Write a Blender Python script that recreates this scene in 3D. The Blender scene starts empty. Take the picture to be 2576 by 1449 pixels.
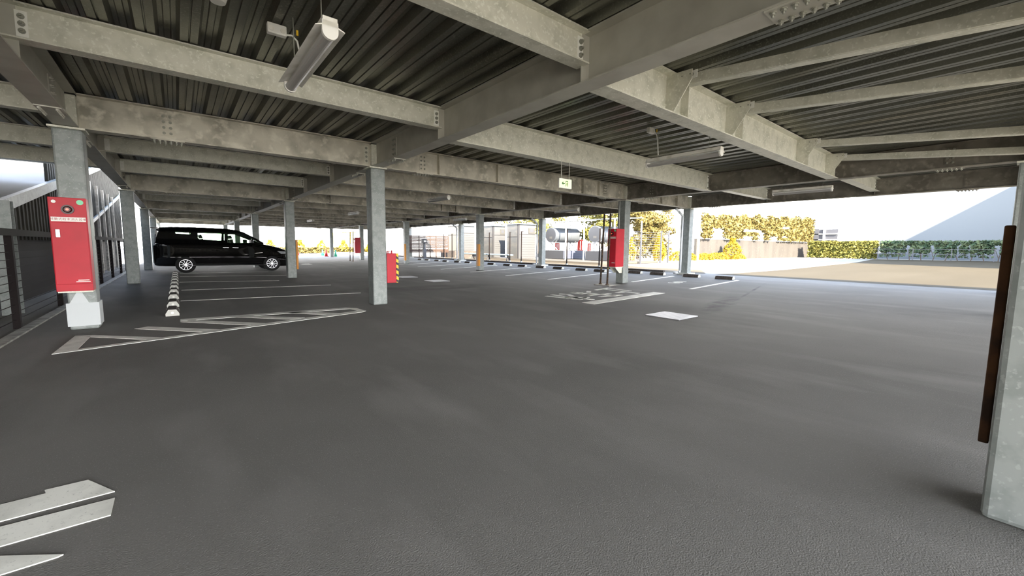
import bpy, bmesh, math, random
from mathutils import Vector, Matrix
random.seed(7)
S = bpy.context.scene
COL = S.collection
# ------------------------------------------------------------------ camera
cam_d = bpy.data.cameras.new('camera'); cam = bpy.data.objects.new('camera', cam_d); COL.objects.link(cam)
ROLL, PITCH, YAW, FPX, EYE = 0.0095, -0.0990, 0.6817, 1034.3, 1.16
_fw = Vector((math.sin(YAW)*math.cos(PITCH), math.cos(YAW)*math.cos(PITCH), math.sin(PITCH)))
_rt = Vector((math.cos(YAW), -math.sin(YAW), 0)); _up = _rt.cross(_fw)
_r2 = _rt*math.cos(ROLL)+_up*math.sin(ROLL); _u2 = _up*math.cos(ROLL)-_rt*math.sin(ROLL)
m = Matrix((_r2, _u2, -_fw)).transposed().to_4x4(); m.translation = Vector((0, 0, EYE))
cam.matrix_world = m
cam_d.sensor_width = 36; cam_d.lens = FPX/2576*36; cam_d.shift_y = -1.76/2576
cam_d.clip_start = .05; cam_d.clip_end = 500
S.camera = cam
# ------------------------------------------------------------------ sky, sun, exposure
W = bpy.data.worlds.new('sky'); S.world = W; W.use_nodes = True
nt = W.node_tree; bg = nt.nodes['Background']
tc = nt.nodes.new('ShaderNodeTexCoord'); sep = nt.nodes.new('ShaderNodeSeparateXYZ'); cr = nt.nodes.new('ShaderNodeValToRGB')
nt.links.new(tc.outputs['Generated'], sep.inputs[0]); nt.links.new(sep.outputs['Z'], cr.inputs[0]); nt.links.new(cr.outputs[0], bg.inputs[0])
cr.color_ramp.elements[0].position = 0; cr.color_ramp.elements[0].color = (1, .98, .94, 1)
cr.color_ramp.elements[1].position = 1; cr.color_ramp.elements[1].color = (.06, .09, .15, 1)
for q_, c_ in ((.25, (.95, .96, 1, 1)), (.45, (.20, .25, .34, 1))):
    e_ = cr.color_ramp.elements.new(q_); e_.color = c_
bg.inputs[1].default_value = 5.0
sd = bpy.data.lights.new('sun', 'SUN'); sd.energy = 9.5; sd.angle = .009; sd.color = (1, .86, .66)
sun = bpy.data.objects.new('sun', sd); COL.objects.link(sun)
sun.rotation_euler = Vector((1, 2.43, -1.75)).to_track_quat('-Z', 'Y').to_euler()
S.view_settings.view_transform = 'Standard'; S.view_settings.look = 'None'
S.view_settings.exposure = 2.0; S.view_settings.gamma = 1; S.view_settings.use_curve_mapping = False
S.cycles.max_bounces = 8; S.cycles.diffuse_bounces = 6; S.cycles.transparent_max_bounces = 12

# ------------------------------------------------------------------ materials
def mat(name, col, rough=.6, metal=0., noise=None, bump=None, spots=None, spec=.5, emit=None, coat=0, alpha=1):
    """noise=(scale, col2, lo, hi[, (sx,sy,sz)]) mixes col2 in; bump=(scale, strength); spots=(scale, col3, thr)"""
    M = bpy.data.materials.new(name); M.use_nodes = True
    n = M.node_tree; b = n.nodes['Principled BSDF']; L = n.links.new
    b.inputs['Roughness'].default_value = rough; b.inputs['Metallic'].default_value = metal
    b.inputs['Specular IOR Level'].default_value = spec
    b.inputs['Coat Weight'].default_value = coat
    b.inputs['Base Color'].default_value = (*col, 1)
    co = n.nodes.new('ShaderNodeTexCoord').outputs['Object']
    last = None
    def noisefac(scale, lo, hi, st=None, detail=5):
        mp = n.nodes.new('ShaderNodeMapping'); L(co, mp.inputs[0])
        if st: mp.inputs['Scale'].default_value = st
        t = n.nodes.new('ShaderNodeTexNoise'); t.inputs['Scale'].default_value = scale; t.inputs['Detail'].default_value = detail
        L(mp.outputs[0], t.inputs[0])
        r = n.nodes.new('ShaderNodeMapRange'); r.inputs[1].default_value = lo; r.inputs[2].default_value = hi
        L(t.outputs['Fac'], r.inputs[0]); return r.outputs[0]
    for nz in (noise or []):
        f = noisefac(nz[0], nz[2], nz[3], nz[4] if len(nz) > 4 else None)
        mx = n.nodes.new('ShaderNodeMix'); mx.data_type = 'RGBA'; L(f, mx.inputs[0])
        if last: L(last, mx.inputs[6])
        else: mx.inputs[6].default_value = (*col, 1)
        mx.inputs[7].default_value = (*nz[1], 1); last = mx.outputs[2]
    if last: L(last, b.inputs['Base Color'])
    if bump:
        t = n.nodes.new('ShaderNodeTexNoise'); t.inputs['Scale'].default_value = bump[0]; t.inputs['Detail'].default_value = 4
        L(co, t.inputs[0]); bp = n.nodes.new('ShaderNodeBump'); bp.inputs['Strength'].default_value = bump[1]; bp.inputs['Distance'].default_value = bump[2] if len(bump) > 2 else .01
        L(t.outputs['Fac'], bp.inputs['Height']); L(bp.outputs[0], b.inputs['Normal'])
    if emit: b.inputs['Emission Color'].default_value = (*emit[0], 1); b.inputs['Emission Strength'].default_value = emit[1]
    return M
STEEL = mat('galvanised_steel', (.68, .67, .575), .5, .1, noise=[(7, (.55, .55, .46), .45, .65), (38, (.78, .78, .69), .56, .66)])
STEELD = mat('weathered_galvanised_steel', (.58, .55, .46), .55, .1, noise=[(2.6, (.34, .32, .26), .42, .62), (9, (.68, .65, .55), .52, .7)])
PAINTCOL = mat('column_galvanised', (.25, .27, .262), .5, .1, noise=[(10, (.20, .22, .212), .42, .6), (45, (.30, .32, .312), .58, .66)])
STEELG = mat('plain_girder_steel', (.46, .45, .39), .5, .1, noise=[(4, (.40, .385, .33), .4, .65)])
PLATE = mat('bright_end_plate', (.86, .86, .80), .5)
STEELX = mat('weathered_shaded_steel', (.24, .22, .185), .55, .15, noise=[(2.6, (.15, .135, .11), .42, .62), (9, (.30, .28, .235), .52, .7)])  # dirt and missing ground bounce both put into this darker colour
DECK = mat('deck_sheet_steel', (.20, .20, .165), .36, .7, noise=[(3, (.13, .13, .105), .4, .65, (1, .25, 1)), (60, (.24, .24, .2), .55, .65)])
BOLT = mat('bolt_steel', (.33, .33, .28), .5, .4)
ASPH = mat('asphalt', (.150, .146, .134), .88, 0, noise=[(.32, (.112, .109, .10), .42, .62), (1.6, (.18, .175, .162), .5, .72, (1, .35, 1)), (130, (.23, .225, .215), .60, .70)], bump=(150, .55, .006), spec=.4)
ASPH2 = mat('worn_asphalt', (.054, .044, .027), .9, 0, noise=[(.5, (.064, .053, .034), .4, .65, (.2, 1, 1)), (90, (.07, .06, .042), .58, .7)], spec=.1, bump=(120, .4, .006))
CONC_OUT = mat('pale_gravel', (.27, .255, .225), .9, 0, noise=[(3, (.22, .205, .17), .45, .65), (60, (.31, .3, .27), .5, .7)], bump=(60, .4, .01))
DRY = mat('dry_grass_soil', (.066, .05, .027), .95, 0, noise=[(8, (.085, .067, .038), .4, .65), (40, (.04, .03, .017), .55, .7)], bump=(50, .8, .02))
BLUEASPH = mat('far_asphalt', (.07, .075, .095), .85, 0, bump=(80, .3))
LINE = mat('road_paint_white', (.86, .86, .79), .7, 0, noise=[(5, (.66, .66, .60), .45, .68), (90, (.5, .5, .46), .62, .74)], spec=.2)
LINEW = mat('worn_kerb_paint', (.34, .335, .30), .7, 0, noise=[(5, (.2, .2, .18), .42, .6)])
CONC = mat('concrete', (.42, .40, .36), .85, 0, noise=[(6, (.30, .285, .25), .42, .62), (40, (.5, .48, .44), .55, .7)], bump=(40, .3))
CONCW = mat('pale_concrete', (.52, .52, .48), .8, 0, noise=[(12, (.5, .5, .46), .45, .65)])
CONCD = mat('dark_brown_concrete', (.075, .065, .06), .95, 0, noise=[(15, (.115, .10, .092), .45, .65)], spec=.1)  # darker and browner than the pale concrete of the end faces
SLAB = mat('deck_slab_concrete', (.35, .34, .32), .9)
RED = mat('red_enamel', (.50, .012, .028), .45, 0, noise=[(4, (.43, .012, .025), .4, .7)], spec=.3)
REDD = mat('dark_red_enamel', (.30, .008, .01), .4)
WHITE = mat('white_plastic', (.78, .77, .72), .4)
DIFF = mat('lamp_diffuser', (.36, .35, .33), .35)
LAMPM = mat('lamp_body_enamel', (.84, .82, .75), .35, 0, noise=[(6, (.62, .6, .52), .5, .7)])
BLACK = mat('black_plastic', (.015, .014, .016), .5)
FENCEB = mat('dark_fence_and_ramp_shade', (.010, .007, .007), .7, spec=.15)
RUST = mat('rusted_pipe', (.075, .045, .025), .8, 0, noise=[(14, (.03, .02, .015), .45, .6), (7, (.42, .34, .12), .60, .64)])
ORANGE = mat('orange_guard', (.62, .24, .01), .5)
ORANGE_SHADE = mat('shaded_orange_guard', (.13, .06, .028), .7, 0, noise=[(5, (.05, .03, .022), .42, .58)], spec=.2)  # orange guard with its shade put into a browner base colour
YEL = mat('yellow_paint', (.85, .55, .03), .5)
PIPE = mat('grey_downpipe', (.42, .44, .42), .35)
PIPEL = mat('pale_downpipe', (.62, .65, .68), .4)
CARB = mat('black_car_paint', (.003, .003, .0035), .06, 0, coat=1, spec=.6)
TYRE = mat('tyre_rubber', (.008, .008, .009), .8)
CHROME = mat('alloy_metal', (.42, .42, .44), .28, .9)
GLASSD = mat('headlamp_clear', (.6, .62, .66), .1, .3)
SEAT = mat('seat_fabric', (.03, .03, .03), .8)
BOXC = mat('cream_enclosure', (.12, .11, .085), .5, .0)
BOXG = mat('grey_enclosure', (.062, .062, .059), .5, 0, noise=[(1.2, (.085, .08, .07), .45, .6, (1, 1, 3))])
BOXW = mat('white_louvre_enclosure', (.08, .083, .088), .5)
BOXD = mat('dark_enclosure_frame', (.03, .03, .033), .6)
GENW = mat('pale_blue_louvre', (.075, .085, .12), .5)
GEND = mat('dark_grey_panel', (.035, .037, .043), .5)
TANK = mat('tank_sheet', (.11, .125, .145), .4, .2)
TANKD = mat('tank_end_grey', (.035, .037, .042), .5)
CANOPY = mat('pale_blue_canopy', (.15, .20, .24), .4)
BRICK = mat('brown_slat_fence', (.05, .028, .019), .7)
WALLG = mat('stained_wall', (.068, .064, .060), .85, 0, noise=[(1.2, (.054, .05, .048), .42, .62, (1, 1, .3)), (6, (.085, .08, .074), .6, .7)])
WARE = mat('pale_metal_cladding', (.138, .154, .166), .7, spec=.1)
WARED = mat('neighbour_cladding', (.2, .2, .2), .8)
PANELG = mat('grey_fence_panel', (.06, .063, .075), .6)
YWALL = mat('yellow_signboard', (.35, .32, .07), .6)
GREEN_SIGN = mat('sign_face', (.62, .82, .36), .4, emit=((.62, .85, .34), .35))
SIGN_INK = mat('sign_green_ink', (.03, .14, .03), .5)
GRATE = mat('galvanised_grating', (.36, .37, .39), .45, .4)
CLAD = mat('ramp_cladding', (.06, .057, .048), .8, 0, noise=[(3, (.042, .04, .033), .4, .65)], spec=.1)
REDLAMP = mat('red_lamp', (.7, .03, .02), .3, emit=((1, .10, .05), .5))
REDLD = mat('dark_red_lens', (.035, .002, .002), .4)
GREENST = mat('green_sticker', (.25, .7, .42), .5)
CGRN = mat('green_cone', (.03, .22, .13), .5)
CRED = mat('red_cone', (.35, .018, .012), .5)
def leafmat(name, c1, c2):
    M = mat(name, c1, .7, 0, noise=[(2.2, c2, .4, .62)], spec=.2)
    return M
L_GOLD = leafmat('golden_conifer_leaf', (.25, .17, .012), (.36, .26, .03))
L_YG = leafmat('yellow_green_leaf', (.085, .09, .022), (.22, .20, .05))
L_OLIVE = leafmat('olive_leaf', (.075, .06, .018), (.25, .20, .068))
L_GREEN = leafmat('green_leaf', (.10, .17, .05), (.22, .30, .08))
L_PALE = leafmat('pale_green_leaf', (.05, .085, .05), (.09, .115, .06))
BARK = mat('bark', (.08, .06, .045), .9)

def glassmat():
    M = bpy.data.materials.new('tinted_car_glass'); M.use_nodes = True; n = M.node_tree; n.nodes.clear()
    o = n.nodes.new('ShaderNodeOutputMaterial'); t = n.nodes.new('ShaderNodeBsdfTransparent'); t.inputs[0].default_value = (.84, .94, .84, 1)
    g = n.nodes.new('ShaderNodeBsdfGlossy'); g.inputs['Roughness'].default_value = .03; mx = n.nodes.new('ShaderNodeMixShader')
    fr = n.nodes.new('ShaderNodeFresnel'); fr.inputs[0].default_value = 1.5
    n.links.new(fr.outputs[0], mx.inputs[0]); n.links.new(t.outputs[0], mx.inputs[1]); n.links.new(g.outputs[0], mx.inputs[2]); n.links.new(mx.outputs[0], o.inputs[0]); return M
GLASS = glassmat()
def stain(M, x, y, rot, sx, sy, dark, nsc):
    n = M.node_tree; b = n.nodes['Principled BSDF']; src = b.inputs['Base Color'].links[0].from_socket
    co = n.nodes.new('ShaderNodeTexCoord'); mp = n.nodes.new('ShaderNodeMapping'); mp.vector_type = 'TEXTURE'
    mp.inputs['Location'].default_value = (x, y, 0); mp.inputs['Rotation'].default_value = (0, 0, rot); mp.inputs['Scale'].default_value = (sx, sy, 1)
    gr = n.nodes.new('ShaderNodeTexGradient'); gr.gradient_type = 'SPHERICAL'
    nz = n.nodes.new('ShaderNodeTexNoise'); nz.inputs['Scale'].default_value = nsc; nz.inputs['Detail'].default_value = 6
    mr = n.nodes.new('ShaderNodeMapRange'); mr.inputs[1].default_value = .35; mr.inputs[2].default_value = .6
    ml = n.nodes.new('ShaderNodeMath'); ml.operation = 'MULTIPLY'; ml.use_clamp = True; m2 = n.nodes.new('ShaderNodeMath'); m2.operation = 'MULTIPLY'; m2.use_clamp = True; m2.inputs[1].default_value = 2.2
    mx = n.nodes.new('ShaderNodeMix'); mx.data_type = 'RGBA'; mx.inputs[7].default_value = (*dark, 1); L = n.links.new
    L(co.outputs['Object'], mp.inputs[0]); L(mp.outputs[0], gr.inputs[0]); L(co.outputs['Object'], nz.inputs[0]); L(nz.outputs['Fac'], mr.inputs[0])
    L(gr.outputs['Fac'], m2.inputs[0]); L(m2.outputs[0], ml.inputs[0]); L(mr.outputs[0], ml.inputs[1]); L(ml.outputs[0], mx.inputs[0]); L(src, mx.inputs[6]); L(mx.outputs[2], b.inputs['Base Color'])
stain(ASPH, 8.9, 3.9, .25, 1.9, .28, (.06, .058, .055), 3.5)
stain(ASPH, 11.6, 4.35, .2, 2.6, .045, (.05, .05, .048), 1.2)
stain(ASPH, 5.2, 10.3, -.15, 2.6, .8, (.085, .08, .073), 1.3)

# ------------------------------------------------------------------ helpers
class MB:
    def __init__(s): s.bm = bmesh.new()
    def poly(s, pts):
        try: return s.bm.faces.new([s.bm.verts.new(p) for p in pts])
        except ValueError: return None
    def box(s, x0, y0, z0, x1, y1, z1):
        v = [s.bm.verts.new((x, y, z)) for z in (z0, z1) for y in (y0, y1) for x in (x0, x1)]
        for f in ((0, 2, 3, 1), (4, 5, 7, 6), (0, 1, 5, 4), (2, 6, 7, 3), (0, 4, 6, 2), (1, 3, 7, 5)): s.bm.faces.new([v[i] for i in f])
        return s
    def prism(s, outline, vec):
        """outline: list of 3-D points; extruded along vec"""
        vec = Vector(vec); a = [s.bm.verts.new(p) for p in outline]; b = [s.bm.verts.new(Vector(p)+vec) for p in outline]
        s.bm.faces.new(a[::-1]); s.bm.faces.new(b); n = len(a)
        for i in range(n): s.bm.faces.new((a[i], a[(i+1) % n], b[(i+1) % n], b[i]))
        return s
    def tube(s, p0, p1, r0, r1=None, seg=12, caps=True):
        p0, p1 = Vector(p0), Vector(p1); r1 = r0 if r1 is None else r1
        d = (p1-p0).normalized(); u = d.orthogonal().normalized(); w = d.cross(u); A, B = [], []
        for i in range(seg):
            t = 2*math.pi*i/seg; c = u*math.cos(t)+w*math.sin(t)
            A.append(s.bm.verts.new(p0+c*r0)); B.append(s.bm.verts.new(p1+c*r1))
        for i in range(seg): s.bm.faces.new((A[i], A[(i+1) % seg], B[(i+1) % seg], B[i]))
        if caps: s.bm.faces.new(A[::-1]); s.bm.faces.new(B)
        return s
    def path(s, pts, r, seg=8):
        for a, b in zip(pts, pts[1:]): s.tube(a, b, r, seg=seg)
        return s
    def bar(s, p0, p1, w, h):
        """rectangular bar from p0 to p1, w across, h high"""
        p0, p1 = Vector(p0), Vector(p1); d = (p1-p0).normalized(); up = Vector((0, 0, 1))
        if abs(d.z) > .95: up = Vector((0, 1, 0))
        sd_ = d.cross(up).normalized(); up = sd_.cross(d).normalized()
        o = [p0+sd_*a*w/2+up*b*h/2 for a, b in ((-1, -1), (1, -1), (1, 1), (-1, 1))]
        return s.prism(o, p1-p0)
    def build(s, name, material, parent=None, smooth=False, bevel=0, loc=None):
        bmesh.ops.recalc_face_normals(s.bm, faces=s.bm.faces)
        me = bpy.data.meshes.new(name); s.bm.to_mesh(me); s.bm.free()
        me.materials.append(material)
        if smooth:
            for p in me.polygons: p.use_smooth = True
        o = bpy.data.objects.new(name, me); COL.objects.link(o)
        if parent: o.parent = parent
        if loc: o.location = loc
        if bevel:
            md = o.modifiers.new('bevel', 'BEVEL'); md.width = bevel; md.segments = 2; md.limit_method = 'ANGLE'
        return o
def tag(o, label, cat, group=None, kind=None):
    if label: o['label'] = label
    if cat: o['category'] = cat
    if group: o['group'] = group
    if kind: o['kind'] = kind
    return o
def thing(name, label, cat, loc=(0, 0, 0), rz=0, group=None):
    o = bpy.data.objects.new(name, None); o.empty_display_size = .1; COL.objects.link(o); o.location = loc; o.rotation_euler = (0, 0, rz)
    return tag(o, label, cat, group)
def struct(name, mb, m, **k):
    o = mb.build(name, m, **k); o['kind'] = 'structure'; return o
KIDS = {}
def kids(o): return [c for c in bpy.data.objects if c.parent == o]
def dup(root, loc, label, group=None, rz=None):
    r = root.copy(); COL.objects.link(r); r.location = loc
    if rz is not None: r.rotation_euler = (0, 0, rz)
    r['label'] = label
    if group: r['group'] = group
    for ch in KIDS.setdefault(root.name, [(c, kids(c)) for c in kids(root)]):
        c = ch[0].copy(); COL.objects.link(c); c.parent = r
        for g in ch[1]:
            d = g.copy(); COL.objects.link(d); d.parent = c
    return r
def fz(x): return 0. if x < 10 else min(.16, (x-10)*.16/4.5)
ORD = ['nearest', 'second', 'third', 'fourth', 'fifth', 'farthest']
DY = 7.96; XA, XB, XC, XD = -1.02, 3.04, 10.97, 14.93; ZB, ZT = 2.64, 3.085
YS = [n*DY for n in range(6)]

# ------------------------------------------------------------------ ground
g = MB()
xs = [-9, 10, 14.5, 16.2]
for a, b in zip(xs, xs[1:]):
    g.poly([(a, -9, fz(a)), (b, -9, fz(b)), (b, 40.5, fz(b)), (a, 40.5, fz(a))])
struct('floor', g, ASPH)
g = MB(); g.poly([(16.2, -120, .155), (150, -120, .155), (150, 120, .155), (16.2, 120, .155)]); struct('ground_gravel', g, CONC_OUT)
g = MB(); g.poly([(-120, 40.5, -.01), (16.2, 40.5, -.01), (16.2, 120, -.01), (-120, 120, -.01)]); g.poly([(-120, -9, -.01), (-9, -9, -.01), (-9, 40.5, -.01), (-120, 40.5, -.01)]); struct('ground_far_lot', g, BLUEASPH)
g = MB(); g.poly([(-120, -120, -.01), (16.2, -120, -.01), (16.2, -9, -.01), (-120, -9, -.01)]); struct('ground_front_lot', g, mat('front_lot_bounce', (.5, .49, .45), .9, 0, noise=[(3, (.42, .41, .37), .4, .6)]))  # unseen lot; pale colour added to bounce light onto the ceiling steel
g = MB(); g.poly([(16.1, -60, .165), (62, -60, .165), (62, .3, .165), (57, 9.8, .165), (41.3, 8.1, .165), (22.6, 7.1, .165), (17.2, 7.2, .165), (16.1, 7.4, .165)]); struct('ground_driveway', g, ASPH2)
g = MB(); g.poly([(16.2, 7.8, .17), (18.5, 9.1, .17), (18.6, 12.5, .17), (19.5, 14, .17), (19.5, 40, .17), (15.6, 40, .17), (15.6, 9.5, .17)]); struct('ground_verge', g, DRY)
# kerb behind the right-hand bays
g = MB(); g.box(15.45, 9.2, .1, 15.6, 39.5, .24); struct('trim_1', g, CONCD)

# ------------------------------------------------------------------ deck above
def deck(x0, x1, y0, y1, name):
    p = .311; g = MB(); prof = []
    k = math.floor((x0-.66)/p)-1
    while .66+k*p < x1+p:
        c = .66+k*p
        prof += [(c-.088, 0), (c-.062, .075), (c-.03, .075), (c-.022, .066), (c+.022, .066), (c+.03, .075), (c+.062, .075), (c+.088, 0), (c+.148, 0), (c+.152, .014), (c+.161, .014), (c+.165, 0)]
        k += 1
    prof = [q for q in prof if x0 <= q[0] <= x1]
    z = ZT+.006
    v0 = [g.bm.verts.new((a, y0, z+b)) for a, b in prof]; v1 = [g.bm.verts.new((a, y1, z+b)) for a, b in prof]
    for i in range(len(prof)-1): g.bm.faces.new((v0[i], v0[i+1], v1[i+1], v1[i]))
    return struct(name, g, DECK)
deck(-1.2, 15.1, -4.6, 40.0, 'ceiling')
g = MB(); g.box(-1.22, -4.62, ZT+.088, 15.12, 40.02, ZT+.27); struct('ceiling_slab', g, SLAB)
deck(-6.2, -1.23, -5.2, 14.2, 'ceiling_left')
g = MB(); g.box(-6.22, -5.22, ZT+.088, -1.23, 14.22, ZT+.27); struct('ceiling_slab_left', g, SLAB)
struct('sun_block_parapet', MB().box(-6.2, 14.05, ZT+.27, -1.3, 14.2, 5.2), SLAB)  # unseen parapet added to stop sun crossing the left deck edge

# ------------------------------------------------------------------ steel members
def ibeam(axis, c, a, b, zb, zt, bw=.2, tf=.013, tw=.009):
    g = MB()
    def bx(w0, w1, z0, z1):
        if axis == 'y': g.box(c+w0, a, z0, c+w1, b, z1)
        else: g.box(a, c+w0, z0, b, c+w1, z1)
    bx(-bw/2, bw/2, zb, zb+tf); bx(-bw/2, bw/2, zt-tf, zt); bx(-tw/2, tw/2, zb+tf, zt-tf)
    return g
_bolt = None
def bolt_at(p, n, r=.017, parent=None, ln=.02):
    """hex bolt head at p pointing along n"""
    global _bolt
    if _bolt is None:
        g = MB(); g.tube((0, 0, 0), (0, 0, .006), 1.25*.017, seg=10); g.tube((0, 0, .006), (0, 0, .02), .017, seg=6); g.tube((0, 0, .02), (0, 0, .034), .008, seg=6)
        _bolt = g.build('bolt', BOLT); me = _bolt.data; bpy.data.objects.remove(_bolt); _bolt = me
    o = bpy.data.objects.new('bolt', _bolt); COL.objects.link(o); o.location = p
    o.rotation_euler = Vector(n).to_track_quat('Z', 'Y').to_euler(); s_ = r/.017; o.scale = (s_, s_, s_)
    if parent: o.parent = parent
    return o
def plate_bolts(g, p, n, r=.017):
    n = Vector(n); p = Vector(p); g.tube(p, p+n*.02, r*1.15, seg=6); g.tube(p+n*.02, p+n*.033, r*.5, seg=6)
def splice(parent, axis, c, s, zb, zt, side, near):
    """bolted splice centred at s along the axis: web plates on both sides and a flange plate below"""
    def P(along, across, z): return (across, along, z) if axis == 'y' else (along, across, z)
    def B(g, a0, a1, w0, w1, z0, z1):
        if axis == 'y': g.box(c+w0, a0, z0, c+w1, a1, z1)
        else: g.box(a0, c+w0, z0, a1, c+w1, z1)
    g = MB()
    for w0, w1 in ((.0045, .0145), (-.0145, -.0045)): B(g, s-.075, s+.075, w0, w1, zb+.07, zt-.07)
    pos = [(s+da, zb+.105+i*(zt-zb-.21)/3) for da in (-.038, .038) for i in range(4)]
    if not near:
        for al, z in pos:
            for w, d in ((-.0145, -1), (.0145, 1)): plate_bolts(g, P(al, c+w, z), P(0, d, 0), .014)
    PM = parent.data.materials[0]
    wp = g.build('splice_plate', PM, parent)
    if near:
        for al, z in pos: bolt_at(P(al, c+side*.0145, z), P(0, side, 0), .016, wp)
    g = MB(); B(g, s-.19, s+.19, -.105, .105, zb-.012, zb)
    pos = [(s+da, w) for da in (-.15, -.09, -.03, .03, .09, .15) for w in (-.07, .07)]
    if not near:
        for al, w in pos: plate_bolts(g, P(al, c+w, zb-.012), (0, 0, -1), .014)
    fp = g.build('flange_plate', PM, parent)
    if near:
        for al, w in pos: bolt_at(P(al, c+w, zb-.012), (0, 0, -1), .016, fp)
def stiff(parent, axis, c, s, zb, zt, w=.095, sides=(-1, 1), t=.01):
    g = MB()
    for sd_ in sides:
        w0, w1 = sorted((sd_*.0045, sd_*w))
        if axis == 'y': g.box(c+w0, s-t/2, zb, c+w1, s+t/2, zt)
        else: g.box(s-t/2, c+w0, zb, s+t/2, c+w1, zt)
    return g.build('stiffener_plate', parent.data.materials[0], parent)
def endplate(parent, axis, c, s, zb, zt, side, near, n=3):
    """clip plate with a row of bolts on the web face at the end of a joist"""
    g = MB(); 
    w0, w1 = sorted((side*.0045, side*.0125))
    if axis == 'y': g.box(c+w0, s-.035, zb, c+w1, s+.035, zt)
    else: g.box(s-.035, c+w0, zb, s+.035, c+w1, zt)
    zz = [zb+.045+i*(zt-zb-.09)/(n-1) for i in range(n)]
    P = (lambda z: (c+side*.0125, s, z)) if axis == 'y' else (lambda z: (s, c+side*.0125, z))
    N = (side, 0, 0) if axis == 'y' else (0, side, 0)
    if not near:
        for z in zz: plate_bolts(g, P(z), N, .016)
    o = g.build('end_plate', PLATE if n == 3 else STEEL, parent)
    if near:
        for z in zz: bolt_at(P(z), N, .018, o)
ROW = {XA: 'left column row', XB: 'centre column row', XC: 'exit-sign column row', XD: 'outer right column row'}
BAY = ['the nearest bay', 'the second bay', 'the third bay', 'the fourth bay', 'the fifth bay']
# girders along Y
for X in (XA, XB, XC, XD):
    for n in range(-1, 5):
        a = n*DY+.1 if n >= 0 else -5.1; b = (n+1)*DY-.1
        if n == -1 and X == XA: a = -5.1
        bay = BAY[n] if n >= 0 else 'the bay beside the right-edge column'
        near = (X == XB and n in (0,)) or (X == XC and n == 0)
        lab = f"long grey steel girder over the {ROW[X]}, {bay}"
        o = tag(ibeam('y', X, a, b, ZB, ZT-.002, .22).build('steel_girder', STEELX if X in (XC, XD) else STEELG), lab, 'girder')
        if n >= 0:
            for s in (a+.85, b-.85): splice(o, 'y', X, s, ZB, ZT, -1, near)
            for s in (n*DY+DY/3, n*DY+2*DY/3):
                stiff(o, 'y', X, s, ZB+.013, ZT-.013, .105, (-1, 1), .011)
# cross beams along X on the column lines
SPAN = [(XA, XB, 'left and centre column rows'), (XB, XC, 'centre and exit-sign column rows'), (XC, XD, 'exit-sign and outer right column rows')]
CL = ['', 'at the nearest red-cabinet column line', 'one column line beyond the red cabinets', 'two column lines beyond the red cabinets', 'three column lines beyond the red cabinets', 'at the far end of the car park']
for n in range(0, 6):
    Y = n*DY if n else -.13
    for k, (x0, x1, nm) in enumerate(SPAN):
        lab = f"deep grey cross beam between {nm} {CL[n]}" if n else f"deep grey cross beam between {nm} by the right-edge column"
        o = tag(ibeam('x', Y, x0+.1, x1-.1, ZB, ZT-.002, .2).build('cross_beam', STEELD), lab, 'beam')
        near = n == 1
        if k == 1:
            ss = [x0+1.0, x1-1.0]
            for s in ss: splice(o, 'x', Y, s, ZB, ZT, -1, near)
            for s in (x0+1.35, x0+2.9, x0+5.9, x0+6.6): stiff(o, 'x', Y, s, ZB+.013, ZT-.013, .09)
        elif k == 0:
            splice(o, 'x', Y, x0+1.0, ZB, ZT, -1, near); endplate(o, 'x', Y, x1-.17, ZB+.06, ZT-.06, -1, near, 4)
        else:
            splice(o, 'x', Y, x0+1.0, ZB, ZT, -1, False)
            for s in (x0+2., x0+3.): stiff(o, 'x', Y, s, ZB+.013, ZT-.013, .09)
# joists between
JN = ['first', 'second']
for n in range(-1, 5):
    for j in (0, 1):
        Y = n*DY+(j+1)*DY/3
        if Y < -3: pass
        for k, (x0, x1, nm) in enumerate(SPAN):
            if n >= 0: lab = f"grey ceiling joist between {nm}, {JN[j]} one of {BAY[n]}"
            else: lab = f"grey ceiling joist between {nm}, {JN[j]} one behind the right-edge column"
            zb = 2.795 if k == 0 else (ZB+.01 if k == 1 else 2.74)
            near = n == 0
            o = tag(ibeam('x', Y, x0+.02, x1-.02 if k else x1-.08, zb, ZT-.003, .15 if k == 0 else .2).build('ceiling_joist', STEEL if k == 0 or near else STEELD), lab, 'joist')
            if n >= 0:
                endplate(o, 'x', Y, x1-.13, zb+.035, ZT-.05, -1, near or (n == 1 and k == 0)); endplate(o, 'x', Y, x0+.13, zb+.035, ZT-.05, -1, near and k == 0)
# left bay beyond the left girder
for i, Y in enumerate((-2.6, 0, 2.65, 5.31, 7.96, 10.6, 12.8)):
    tag(ibeam('x', Y, -6.1, XA-.1, 2.8, ZT-.003, .15).build('ceiling_joist', STEEL), f"dark joist over the ramp side left of the red cabinet, {['first','second','third','fourth','fifth','sixth','seventh'][i]} from the near end", 'joist')
tag(ibeam('x', 14.1, -6.1, XA-.1, ZT-.14, ZT-.003, .15).build('cross_beam', STEELD), 'dark edge beam left of the cabinet column with sky below it', 'beam')
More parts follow.
